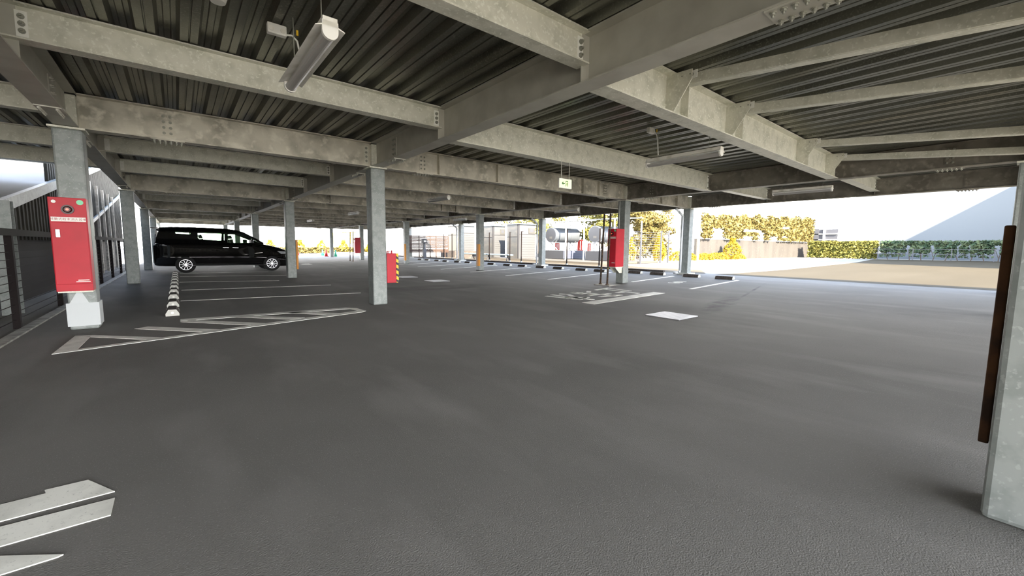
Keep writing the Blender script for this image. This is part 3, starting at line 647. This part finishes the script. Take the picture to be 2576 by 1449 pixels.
g = MB(); g.box(3.93, vy(-.45, 1), .40, 3.97, vy(.45, 1), .80)
g.build('grille', CHROME, VAN)
for x in (.95, 1.95):
    for s in (-1, 1):
        g = MB(); y = vy(s*.40, 1); g.prism([(x-.14, y-.24, .6), (x-.02, y-.24, .6), (x-.12, y-.2, 1.36), (x-.22, y-.2, 1.34)], (0, .46, 0)); g.prism([(x-.22, y-.1, 1.37), (x-.12, y-.1, 1.37), (x-.17, y-.1, 1.52), (x-.26, y-.1, 1.50)], (0, .22, 0)); g.build('seat', SEAT, VAN)
def wheel(x, s):
    y0 = vy(s*.925, 1); d = -s
    g = MB(); g.tube((x, y0, .325), (x, y0+d*.22, .325), .325, seg=36); w_ = g.build('wheel', TYRE, VAN, bevel=.02)
    g = MB(); yo = y0-d*.006
    for i in range(10):
        a = i*2*math.pi/10; c, q = math.cos(a), math.sin(a); g.bar((x+.03*c, yo, .325+.03*q), (x+.195*c, yo, .325+.195*q), .013 if i % 2 else .018, .012)
    n = 36; 
    for i in range(n):
        a, b = 2*math.pi*i/n, 2*math.pi*(i+1)/n; r0, r1 = .192, .206
        g.prism([(x+r0*math.cos(a), yo-.004, .325+r0*math.sin(a)), (x+r1*math.cos(a), yo-.004, .325+r1*math.sin(a)), (x+r1*math.cos(b), yo-.004, .325+r1*math.sin(b)), (x+r0*math.cos(b), yo-.004, .325+r0*math.sin(b))], (0, .01, 0))
    g.tube((x, yo-.006, .325), (x, yo+.006, .325), .04, seg=16)
    g.build('alloy_rim', CHROME, w_)
for x in (.22, 3.18):
    for s in (-1, 1): wheel(x, s)
# ------------------------------------------------------------------ left side: fence, wall and ramp
t = thing('railing_fence', 'dark bronze wire fence with a thick top rail along the left edge', 'fence', (-1.72, 4.6, 0))
g = MB(); g.box(-.03, 0, 1.24, .03, 19.2, 1.33); g.build('top_rail', FENCEB, t)
for y in (.9, 3.75, 6.4, 9.05, 11.7, 14.35, 17.0, 19.1):
    g = MB(); g.box(-.035, y, 0, .035, y+.08, 1.24); g.build('post', FENCEB, t)
for i in range(11):
    g = MB(); z = .12+i*.1; g.box(-.004, 0, z, .004, 19.2, z+.008); g.build('wire', FENCEB, t)
g = MB(); g.box(-2.75, 4.4, 0, -2.55, 10.0, 1.22); g.box(-2.54, 4.4, .0, -2.40, 10.0, .28); tag(g.build('block_wall', CONC), 'low weathered concrete wall behind the left fence', 'wall')
g = MB(); g.box(-2.2, 10.0, 0, -2.0, 10.012, 1.8); g.box(-2.2, 10.19, 0, -2.0, 10.2, 1.8); g.box(-2.105, 10.012, 0, -2.095, 10.19, 1.8); tag(g.build('ramp_post', PAINTCOL), 'pale steel post standing behind the dark fence left of the red cabinet', 'post')
t = thing('ramp', 'grey clad vehicle ramp rising away behind the left fence', 'ramp', (0, 0, 0))
def rz(y): return 1.72+.19*(y-10.1)
g = MB(); g.prism([(-2.25, 10.25, rz(10.25)-.2), (-2.25, 24, rz(24)-.2), (-2.25, 24, rz(24)), (-2.25, 10.25, rz(10.25))], (-4, 0, 0)); g.build('slab', SLAB, t)
g = MB(); g.bar((-2.2, 10.27, rz(10.27)-.06), (-2.2, 24, rz(24)-.06), .08, .2); g.build('edge_channel', PAINTCOL, t)
g = MB(); y = 14.6; p = []
while y < 31: p += [(-2.34, y), (-2.34, y+.1), (-2.30, y+.12), (-2.30, y+.22)]; y += .24
for (x0, y0), (x1, y1) in zip(p, p[1:]):
    zt = lambda q: 5.2  # extra height above the deck added to keep sun off the bays
    g.poly([(x0, y0, 1.2), (x1, y1, 1.2), (x1, y1, zt(y1)), (x0, y0, zt(y0))])
g.build('cladding', CLAD, t)
g = MB(); g.bar((-2.24, 16.5, 1.22), (-2.24, 30.5, 3.66), .05, .12); g.build('lower_chord', PAINTCOL, t)
for y in (17, 18.6, 20.2, 21.8, 23.4, 25, 26.6):
    g = MB(); g.box(-2.27, y, 0, -2.2, y+.1, 3.25); g.build('post', STEELX, t)
g = MB(); g.box(-6.2, 24, 0, -2.45, 24.15, 1.2); g.box(-2.5, 10.4, 0, -2.42, 31, 1.22); g.build('under_ramp_shade', FENCEB, t)  # near-black sheets standing in for the shade under the ramp
g = MB(); g.prism([(-2.36, 10.4, 1.2), (-2.36, 15, 1.2), (-2.36, 15, rz(15)-.1), (-2.36, 10.4, rz(10.4)-.1)], (-.03, 0, 0))
for i in range(16): y = 10.6+i*.27; g.box(-2.36, y, 1.2, -2.335, y+.1, rz(y)-.12)
g.build('infill_sheet', CLAD, t)
g = MB(); g.box(-14, 20.1, 2.58, -3.3, 20.3, 3.0); g.box(-14, 20.15, 0, -3.3, 20.25, 2.58); tag(g.build('upper_parapet', mat('dark_parapet', (.022, .022, .022), .9, spec=.1)), 'dark clad parapet seen far left under the strip of sky', 'parapet')
g = MB()
for z in (3.5, 3.9): g.path([(-14, 20.2, z-.5), (-5.2, 20.2, z+.1), (-3.3, 20.2, z-.9)], .02, 6)
for x in (-9, -6.6, -5.2): g.tube((x, 20.2, 3.0), (x, 20.2, 3.98), .02, seg=6)
tag(g.build('stair_handrail', PANELG), 'thin sloping handrails against the sky at far left', 'handrail')
struct('wall_left_light_block', MB().box(-6.45, -5.2, 0, -6.25, 19.9, 3.1), CONC)  # unseen wall added to cut the light coming in from the left
# ------------------------------------------------------------------ outside
def leaves(name, m, n, sampler, s, label=None, cat=None, group=None, parent=None):
    g = MB()
    for _ in range(n):
        p = Vector(sampler()); a = Vector((random.gauss(0, 1), random.gauss(0, 1), random.gauss(0, 1))).normalized(); b = a.orthogonal().normalized()
        q = random.uniform(.6, 1.25)*s; c = a.cross(b); th = random.random()*6.28; u = b*math.cos(th)+c*math.sin(th); v = a.cross(u)
        g.poly([p-u*q*.5, p+v*q*.28, p+u*q*.5, p-v*q*.28])
    o = g.build(name, m, parent)
    if label: tag(o, label, cat, group)
    return o
def boxs(x0, y0, z0, x1, y1, z1): return lambda: (random.uniform(x0, x1), random.uniform(y0, y1), random.uniform(z0, z1))
def cone_shrub(x, y, z, h, r, label, m=L_GOLD, n=700, s=.13, group='golden cone shrubs'):
    t = thing('cone_shrub', label, 'shrub', (x, y, z), group=group)
    g = MB(); g.tube((0, 0, 0), (0, 0, h*.7), .04, .02, seg=8); g.build('stem', BARK, t)
    def sm():
        k = random.random()**.8; rr = r*(math.sin(min(1, (k+.12)*1.05)*math.pi*.95)**.6)*(1-.35*k); a = random.random()*6.28; q = rr*random.uniform(.75, 1); return (q*math.cos(a), q*math.sin(a), k*h)
    leaves('foliage', m, n, sm, s, parent=t); return t
cone_shrub(29.5, 18.0, .16, 1.95, .60, 'golden cone shrub standing right of the mesh gate', n=1300, s=.16)
cone_shrub(40.0, 16.9, .16, 1.95, .95, 'golden cone shrub standing alone against the stained wall', n=1400, s=.2)
cone_shrub(25.2, 17.6, .16, 1.7, .42, 'narrow golden shrub behind the mesh gate', n=700)
cone_shrub(33.6, 17.9, .16, 1.8, .45, 'narrow golden shrub left of the outer downpipe column', n=700)
cone_shrub(24.0, 17.6, .16, 1.9, .38, 'narrow golden shrub just right of the right red cabinet column', n=600)
def low_bush(x, y, r, h, label):
    def sm():
        a = random.random()*6.28; b = math.asin(random.random()); q = random.uniform(.8, 1)
        return (x+r*q*math.cos(a)*math.cos(b), y+.5*r*q*math.sin(a)*math.cos(b), .16+h*q*math.sin(b))
    leaves('low_shrub', L_GOLD, 700, sm, .16, label, 'shrub', 'low golden shrubs by the wall')
for x, r, h, lab in ((31.2, 1.2, .75, 'low golden shrub right of the tall cone by the gate'), (32.9, 1.0, .65, 'low golden shrub just left of the outer downpipe column'), (35.6, 1.2, .6, 'low golden shrub just right of the outer downpipe column'), (38.0, 1.6, .65, 'low golden shrub between the outer column and the lone cone shrub'), (42.3, 1.2, .5, 'sparse golden shrub right of the lone cone shrub')):
    low_bush(x, 17.3, r, h, lab)
# trees behind the right column
def tree(x, y, rx, ry, z0, z1, m, n, s, label):
    t = thing('tree', label, 'tree', (x, y, .16), group='trees beyond the right bays')
    g = MB(); g.tube((0, 0, 0), (0, 0, z0+1.2), .14, .08, seg=10)
    for k in range(7):
        a = k*.9; g.tube((0, 0, z0+.2*k), (rx*.7*math.cos(a), ry*.7*math.sin(a), z0+.6+.35*k), .05, .02, seg=6)
    g.build('trunk', BARK, t)
    blobs = [(random.uniform(-rx, rx)*.7, random.uniform(-ry, ry)*.6, random.uniform(z0, z1), random.uniform(.5, .9)) for _ in range(26)]
    def sm():
        b = random.choice(blobs); d = Vector((random.gauss(0, 1), random.gauss(0, 1), random.gauss(0, 1))).normalized()*b[3]*random.uniform(.6, 1); return (b[0]+d.x*1.25, b[1]+d.y, b[2]+d.z*.65)
    leaves('foliage', m, n, sm, s, parent=t)
tree(25.6, 20.5, 2.7, 1.6, 1.6, 5.2, L_YG, 9000, .22, 'spreading yellow-green tree just right of the right red cabinet column')
tree(30.8, 20.8, 3.0, 1.6, .5, 5.0, L_OLIVE, 11000, .22, 'broad olive tree left of the outer downpipe column')
tree(35.6, 22.0, 2.0, 1.4, .5, 5.3, L_OLIVE, 8000, .22, 'tall olive tree directly behind the outer downpipe column')
tree(24.0, 26.0, 3.0, 1.6, 2.2, 5.2, L_YG, 3600, .22, 'yellow-green tree crown above the right-hand round tank')
tree(27.5, 33.0, 3.4, 1.8, 2.4, 5.4, L_YG, 2600, .24, 'yellow-green tree crown above the left-hand round tank')
# stained wall with ivy trellis
g = MB(); g.prism([(36.2, 18.4, .16), (62.2, 17.0, .16), (62.2, 17.0, 2.02), (36.2, 18.4, 2.02)], (.02, .25, 0)); tag(g.build('garden_wall', WALLG), 'long grey stained wall below the ivy trellis', 'wall')
def wy(x): return 18.4-(x-36.2)*1.4/26
t = thing('trellis', 'white trellis on the stained wall overgrown with clipped ivy', 'trellis')
for i, x in enumerate((36.4, 43.2, 49.5, 56.2, 61.9)):
    g = MB(); g.box(x, wy(x), .2 if i == 0 else 2.02, x+.35, wy(x)+.12, 4.6+.02*(x-36)); g.build('post', CONCW, t)
for z in (2.5, 3.1, 3.8):
    g = MB(); g.prism([(36.4, wy(36.4)+.05, z), (62, wy(62)+.05, z+.25), (62, wy(62)+.05, z+.33), (36.4, wy(36.4)+.05, z+.07)], (0, .06, 0)); g.build('rail', CONCW, t)
_hol = [(38.2, 40.6, 2.1, 3.05), (44.0, 46.5, 2.05, 2.45), (44.0, 48.5, 2.85, 3.15), (47.5, 49.2, 2.1, 2.9), (50.5, 52.3, 2.0, 2.55), (53, 55.8, 3.4, 3.7), (53.2, 55, 2.4, 2.7)]
def ivy():
    while True:
        x = random.uniform(36.6, 62.3); zt = 4.05+.035*(x-36)+.18*math.sin(x*1.9)+.1*math.sin(x*4.3); z = random.uniform(2.1, zt)
        if any(a < x < b and c < z < d for a, b, c, d in _hol): continue
        return (x, wy(x)-random.uniform(0, .45), z)
leaves('ivy', L_OLIVE, 15000, ivy, .30, parent=t)
# grey fence panel
t = thing('board_fence', 'grey boarded fence panel between the ivy and the hedge', 'fence', (0, 0, 0))
g = MB(); g.box(62.6, 16.2, .16, 62.75, 17.0, 3.7); g.box(62.75, 14.3, .16, 62.85, 16.9, 3.65); g.build('boards', PANELG, t)
for z in (2.3, 3.0):
    g = MB(); g.box(62.6, 14.3, z, 62.74, 17.0, z+.12); g.build('rail', CONCW, t)
g = MB(); g.box(62.55, 15.5, 1.9, 62.74, 15.75, 3.75); g.build('post', GRATE, t)
# clipped hedges
hg = 'clipped hedges along the driveway'
leaves('hedge', L_YG, 9000, boxs(58.4, 9.9, .25, 59.8, 16.1, 2.1), .30, 'dense sunlit yellow-green hedge left of the driveway end', 'hedge', hg)
def thin():
    while True:
        y = random.uniform(-6, 9.6); z = random.uniform(.5, 2.1)
        if z < .95 and random.random() < .75: continue
        if math.sin(y*3.1)+math.sin(y*7.3+1) < -1.1 and z < 1.7: continue
        return (random.uniform(58.5, 59.3), y, z)
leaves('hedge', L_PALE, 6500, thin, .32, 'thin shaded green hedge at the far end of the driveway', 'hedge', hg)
g = MB(); y = -5.5
while y < 9.4:
    g.tube((58.9, y, .16), (58.9+random.uniform(-.1, .1), y+random.uniform(-.4, .4), 1.3), .035, .02, seg=6); g.tube((58.9, y, .5), (58.9, y+random.uniform(-.5, .5), 1.3), .03, .015, seg=5); y += .85
tag(g.build('hedge_stems', BARK), 'bare stems under the thin shaded hedge', 'hedge stems', kind='stuff')
t = thing('hedge_rail', 'thin dark two-rail fence in front of the shaded hedge', 'fence', (58.0, 0, 0))
for z in (.75, 1.25):
    g = MB(); g.box(-.02, -6, z, .02, 10, z+.04); g.build('rail', PANELG, t)
for y in (9.6, 6.9, 4.2, 1.5, -1.2, -3.9):
    g = MB(); g.box(-.03, y, .16, .03, y+.06, 1.35); g.build('post', PANELG, t)
# warehouse and neighbouring block beyond the right edge that shades it
t = thing('warehouse', 'huge pale blue-white clad warehouse wall behind the far hedge', 'warehouse', (64.5, -40, 0))
g = MB(); g.box(0, 0, 0, 30, 53.2, 17); g.build('wall', WARE, t)
g = MB(); g.box(-.15, -.2, 17, 30.2, 53.4, 17.4); g.build('roof_edge', WARE, t)
t = thing('neighbour_building', 'large neighbouring block beyond the right edge that casts the diagonal shadow', 'building', (33.5, -26, 0))
g = MB(); g.box(0, 0, 0, 29.8, 19.7, 12.7); g.build('wall', WARED, t); g = MB(); g.box(-.05, -.05, 12.7, 29.8, 19.75, 12.85); g.build('roof_edge', WARED, t)
# enclosures
def enclosure(y0, y1, x1, z0, z1, label, side_m, windowed=True):
    t = thing('equipment_enclosure', label, 'enclosure', (19, y0, z0), group='tall equipment enclosures'); w = x1-19; d = y1-y0; h = z1-z0
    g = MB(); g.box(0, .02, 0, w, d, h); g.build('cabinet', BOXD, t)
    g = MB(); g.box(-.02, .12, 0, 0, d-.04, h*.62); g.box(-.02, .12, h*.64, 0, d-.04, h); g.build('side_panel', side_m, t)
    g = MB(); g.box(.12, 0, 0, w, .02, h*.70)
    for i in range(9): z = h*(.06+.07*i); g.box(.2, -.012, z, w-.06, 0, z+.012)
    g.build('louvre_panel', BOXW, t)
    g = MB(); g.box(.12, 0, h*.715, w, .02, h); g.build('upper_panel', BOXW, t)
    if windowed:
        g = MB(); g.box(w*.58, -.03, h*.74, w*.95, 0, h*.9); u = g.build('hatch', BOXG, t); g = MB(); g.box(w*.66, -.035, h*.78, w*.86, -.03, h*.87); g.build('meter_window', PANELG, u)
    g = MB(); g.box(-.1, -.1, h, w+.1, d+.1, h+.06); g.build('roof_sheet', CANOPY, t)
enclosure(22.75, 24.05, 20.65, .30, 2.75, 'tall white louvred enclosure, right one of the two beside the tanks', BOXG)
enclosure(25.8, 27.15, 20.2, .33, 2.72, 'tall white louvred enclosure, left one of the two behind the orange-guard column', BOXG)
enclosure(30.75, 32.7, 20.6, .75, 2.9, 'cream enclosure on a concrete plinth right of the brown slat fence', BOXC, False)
g = MB(); g.box(18.4, 30.5, .12, 20.9, 32.9, .74); tag(g.build('plinth', CONCD), 'dark concrete plinth under the cream enclosure', 'plinth')
g = MB(); g.box(18.6, 15.0, .10, 24.5, 28.2, .29); tag(g.build('equipment_slab', mat('slab_concrete', (.085, .075, .062), .9)), 'low concrete slab carrying the enclosures and tanks', 'slab')
t = thing('covered_pipe', 'pale blue wrapped pipe on low stands behind the wheel stops', 'pipe', (17.15, 21.2, .17))
g = MB(); g.bar((0, 0, .42), (0, 6.2, .42), .32, .10); g.build('wrap', CANOPY, t, bevel=.03)
for y in (.4, 2.6, 4.6, 6.0):
    g = MB(); g.bar((-.12, y, .0), (0, y, .37), .05, .05); g.bar((.12, y, .0), (0, y, .37), .05, .05); g.build('stand', PANELG, t)
# tanks with stands, generators, canopies
def tank(y, x1, label):
    t = thing('round_tank', label, 'tank', (21, y, .29), group='round tanks'); L_ = x1-21
    g = MB(); g.tube((0, 0, 1.72), (L_*.62, 0, 1.72), .54, seg=32); g.tube((L_*.62, 0, 1.72), (L_, 0, 1.72), .545, seg=32); g.build('shell', TANK, t, smooth=False)
    g = MB(); g.tube((-.012, 0, 1.72), (0, 0, 1.72), .50, seg=32); e = g.build('end_face', TANKD, t)
    g = MB(); g.box(-.02, -.16, 1.45, -.012, .1, 1.6); g.build('plate', BOXG, e)
    for x in (.25, L_-.3):
        g = MB(); g.bar((x, -.5, .62), (x, .35, 1.30), .04, .05); g.bar((x, .5, .62), (x, -.35, 1.30), .04, .05); g.bar((x, -.5, 0), (x, -.5, .62), .05, .05); g.bar((x, .5, 0), (x, .5, .62), .05, .05); g.build('stand', GRATE, t)
tank(21.5, 23.6, 'round silver tank on crossed legs, left one of the pair'); tank(17.45, 23.3, 'round silver tank on crossed legs, right one of the pair')
def gen(y0, y1, x1, label):
    t = thing('generator_box', label, 'generator', (20.9, y0, .29), group='low boxes in front of the tanks'); w = x1-20.9; d = y1-y0
    g = MB(); g.box(0, .02, .03, w, d, .62); g.build('body', GEND, t)
    g = MB(); g.box(.02, 0, .05, w, .02, .6)
    for i in range(2):
        g.box(.1, -.01, .2+.17*i, w*.4, 0, .23+.17*i); g.box(w*.5, -.01, .2+.17*i, w-.08, 0, .23+.17*i)
    g.build('louvre_panel', GENW, t)
gen(20.1, 22.0, 23.2, 'low pale blue louvred box under the left round tank'); gen(16.0, 18.1, 22.6, 'low dark grey box under the right round tank')
for (x, y, w, d, lab) in ((20.9, 19.9, 3.2, 2.6, 'pale blue canopy sheet over the left round tank'), (20.9, 15.8, 3.0, 2.6, 'pale blue canopy sheet over the right round tank')):
    t = thing('canopy', lab, 'canopy', (x, y, .29)); g = MB(); g.prism([(0, 0, 2.62), (w, 0, 2.80), (w, 0, 2.85), (0, 0, 2.67)], (0, d, 0)); g.build('sheet', CANOPY, t)
    for a, b in ((.05, .05), (w-.1, .05), (.05, d-.1), (w-.1, d-.1)):
        g = MB(); g.box(a, b, 0, a+.07, b+.07, 2.62); g.build('post', PIPEL, t)
for x, y, w, h, z, lab in ((26.7, 24, .9, 1.0, .8, 'red notice board between the two round tanks'), (24.2, 24.2, .5, .6, .9, 'small red notice board below the left round tank'), (28.0, 24, .45, .75, .75, 'narrow orange-red board right of the red notice board')):
    t = thing('notice_board', lab, 'notice board', (x, y, .16)); g = MB(); g.box(0, 0, z-.16, w, .03, z+h-.16); g.build('board', CRED, t)
    g = MB(); g.box(w*.3, -.004, z-.16+h*.12, w*.42, 0, z-.16+h*.88); g.box(w*.6, -.004, z-.16+h*.12, w*.72, 0, z-.16+h*.88); g.build('white_lettering', WHITE, t); g = MB(); g.box(.02, .03, 0, .06, .06, z+h-.2); g.box(w-.06, .03, 0, w-.02, .06, z+h-.2); g.build('post', PANELG, t)
# thin dark fence posts behind the wheel stops
pl = ['leftmost beside the cream enclosure', 'in front of the cream enclosure', 'in front of the left white enclosure', 'in front of the right white enclosure side panel', 'in front of the right white enclosure louvres', 'between the outer column and the left tank', 'in front of the right round tank']
p0 = None
for (x, y), lab in zip(((16.5, 29.0), (16.6, 27.9), (16.7, 23.1), (16.75, 20.9), (16.75, 19.75), (16.7, 15.8), (16.35, 13.25)), pl):
    if p0 is None:
        p0 = thing('fence_post', 'thin dark fence post, '+lab, 'fence post', (x, y, .17), group='thin dark fence posts'); g = MB(); g.tube((0, 0, 0), (0, 0, 1.93), .035, seg=10); g.build('post', FENCEB, p0)
        g = MB(); g.box(.06, -.015, 1.91, .14, .015, 1.935); g.build('clip', BLACK, p0)
        g = MB(); g.tube((0, 0, 0), (0, 0, .08), .07, seg=10); g.build('foot', CONCW, p0)
    else: dup(p0, (x, y, .17), 'thin dark fence post, '+lab)
# mesh gate and slatted fence right of the cabinet column
t = thing('mesh_gate', 'grey wire mesh gate between two posts before the golden shrubs', 'gate', (22.0, 14.75, .16))
for x in (-1.6, .15, 2.4, 3.3, 5.0):
    g = MB(); g.box(x, 0, 0, x+.09, .07, 2.0 if x < 2 else 2.1); g.build('post', PANELG, t)
for i in range(13):
    g = MB(); z = .15+i*.15; g.box(-1.55, .03, z, 2.4, .04, z+.022); g.build('wire', PANELG, t)
# white pole, brown slat fence, charger
g = MB(); g.tube((29.4, 14.8, .16), (29.4, 14.8, 3.9), .07, seg=10); tag(g.build('white_pole', CONCW), 'tall white pole just right of the outer downpipe column', 'pole')
t = thing('slat_fence', 'brown slatted fence left of the cream enclosure', 'fence', (14.4, 31.0, .05))
g = MB()
for i in range(12): z = .55+i*.115; g.box(0, 0, z, 3.7, .03, z+.105)
g.build('slats', BRICK, t)
for x in (.0, .9, 1.9, 2.45, 3.3):
    g = MB(); g.box(x, -.05, 0, x+.07, 0, 1.95); g.build('post', BRICK, t)
t = thing('charging_stand', 'dark charging stand with looped cable before the brown slat fence', 'charging stand', (15.0, 29.4, .1))
g = MB(); g.box(-.12, -.1, 0, .12, .1, .85); g.box(-.07, -.07, .85, .07, .07, 1.3); g.build('pedestal', PANELG, t)
g = MB(); g.box(-.22, -.14, 1.22, .16, .1, 1.58); b = g.build('head', BLACK, t, bevel=.02); g = MB(); g.box(-.12, -.15, 1.35, .06, -.14, 1.45); g.build('display', WHITE, b)
g = MB(); g.tube((-.02, 0, 1.58), (-.02, 0, 1.95), .02, seg=8); g.build('mast', BLACK, t)
g = MB(); g.path([(.1+.24*math.sin(a), -.02, 1.0+.36*math.cos(a)) for a in [i*math.pi/8 for i in range(17)]], .02, 6); g.path([(-.2, -.05, 1.3), (-.34, -.05, .8), (-.3, -.05, .3), (-.1, -.05, .1)], .018, 6); g.build('cable', BLACK, t)
# far end: hedge, cone shrubs, traffic cones, yellow sign building
leaves('low_hedge', L_OLIVE, 6000, boxs(8, 60, 0, 23, 61.2, .8), .28, 'low olive hedge at the far end beyond the traffic cones', 'hedge')
for x, y, lab in ((12.9, 61.5, 'far golden cone shrub above the red cone by the orange guard'), (15.9, 62.5, 'far golden cone shrub behind the green and red cones'), (18.3, 60.5, 'far golden cone shrub below the yellow signboard'), (21.8, 59.5, 'far golden shrub right of the far red cabinet'), (9.6, 63, 'far golden cone shrub right above the van bonnet')):
    cone_shrub(x, y, 0, 1.75, .8, lab, n=420, s=.3, group='golden cone shrubs at the far end')
def tcone(x, y, m, label, grp):
    t = thing('traffic_cone', label, 'traffic cone', (x, y, 0), group=grp)
    g = MB(); g.box(-.2, -.2, 0, .2, .2, .035); g.build('base', m, t, bevel=.02)
    g = MB(); g.tube((0, 0, .035), (0, 0, .68), .15, .035, seg=20); g.build('cone', m, t, smooth=True)
    return t
tcone(10.05, 49.2, CRED, 'red traffic cone beside the orange column guard', 'traffic cones'); tcone(12.0, 46.9, CGRN, 'green traffic cone left of a red cone', 'traffic cones'); tcone(11.5, 43.6, CRED, 'red traffic cone beside the thin far column', 'traffic cones'); tcone(11.9, 41.9, CGRN, 'green traffic cone standing alone right of the thin far column', 'traffic cones')
t = thing('signboard_building', 'small pale building with a large yellow signboard beyond the far hedge', 'building', (17.6, 64, 0))
g = MB(); g.box(0, 0, 0, 3.6, 3, 2.2); g.build('wall', CONCW, t); g = MB(); g.box(.1, -.08, 1.4, 3.2, 0, 2.95); g.build('signboard', YWALL, t); g = MB(); g.box(1.6, -.1, 2.97, 3.7, .6, 3.08); g.build('roof_edge', ORANGE, t)
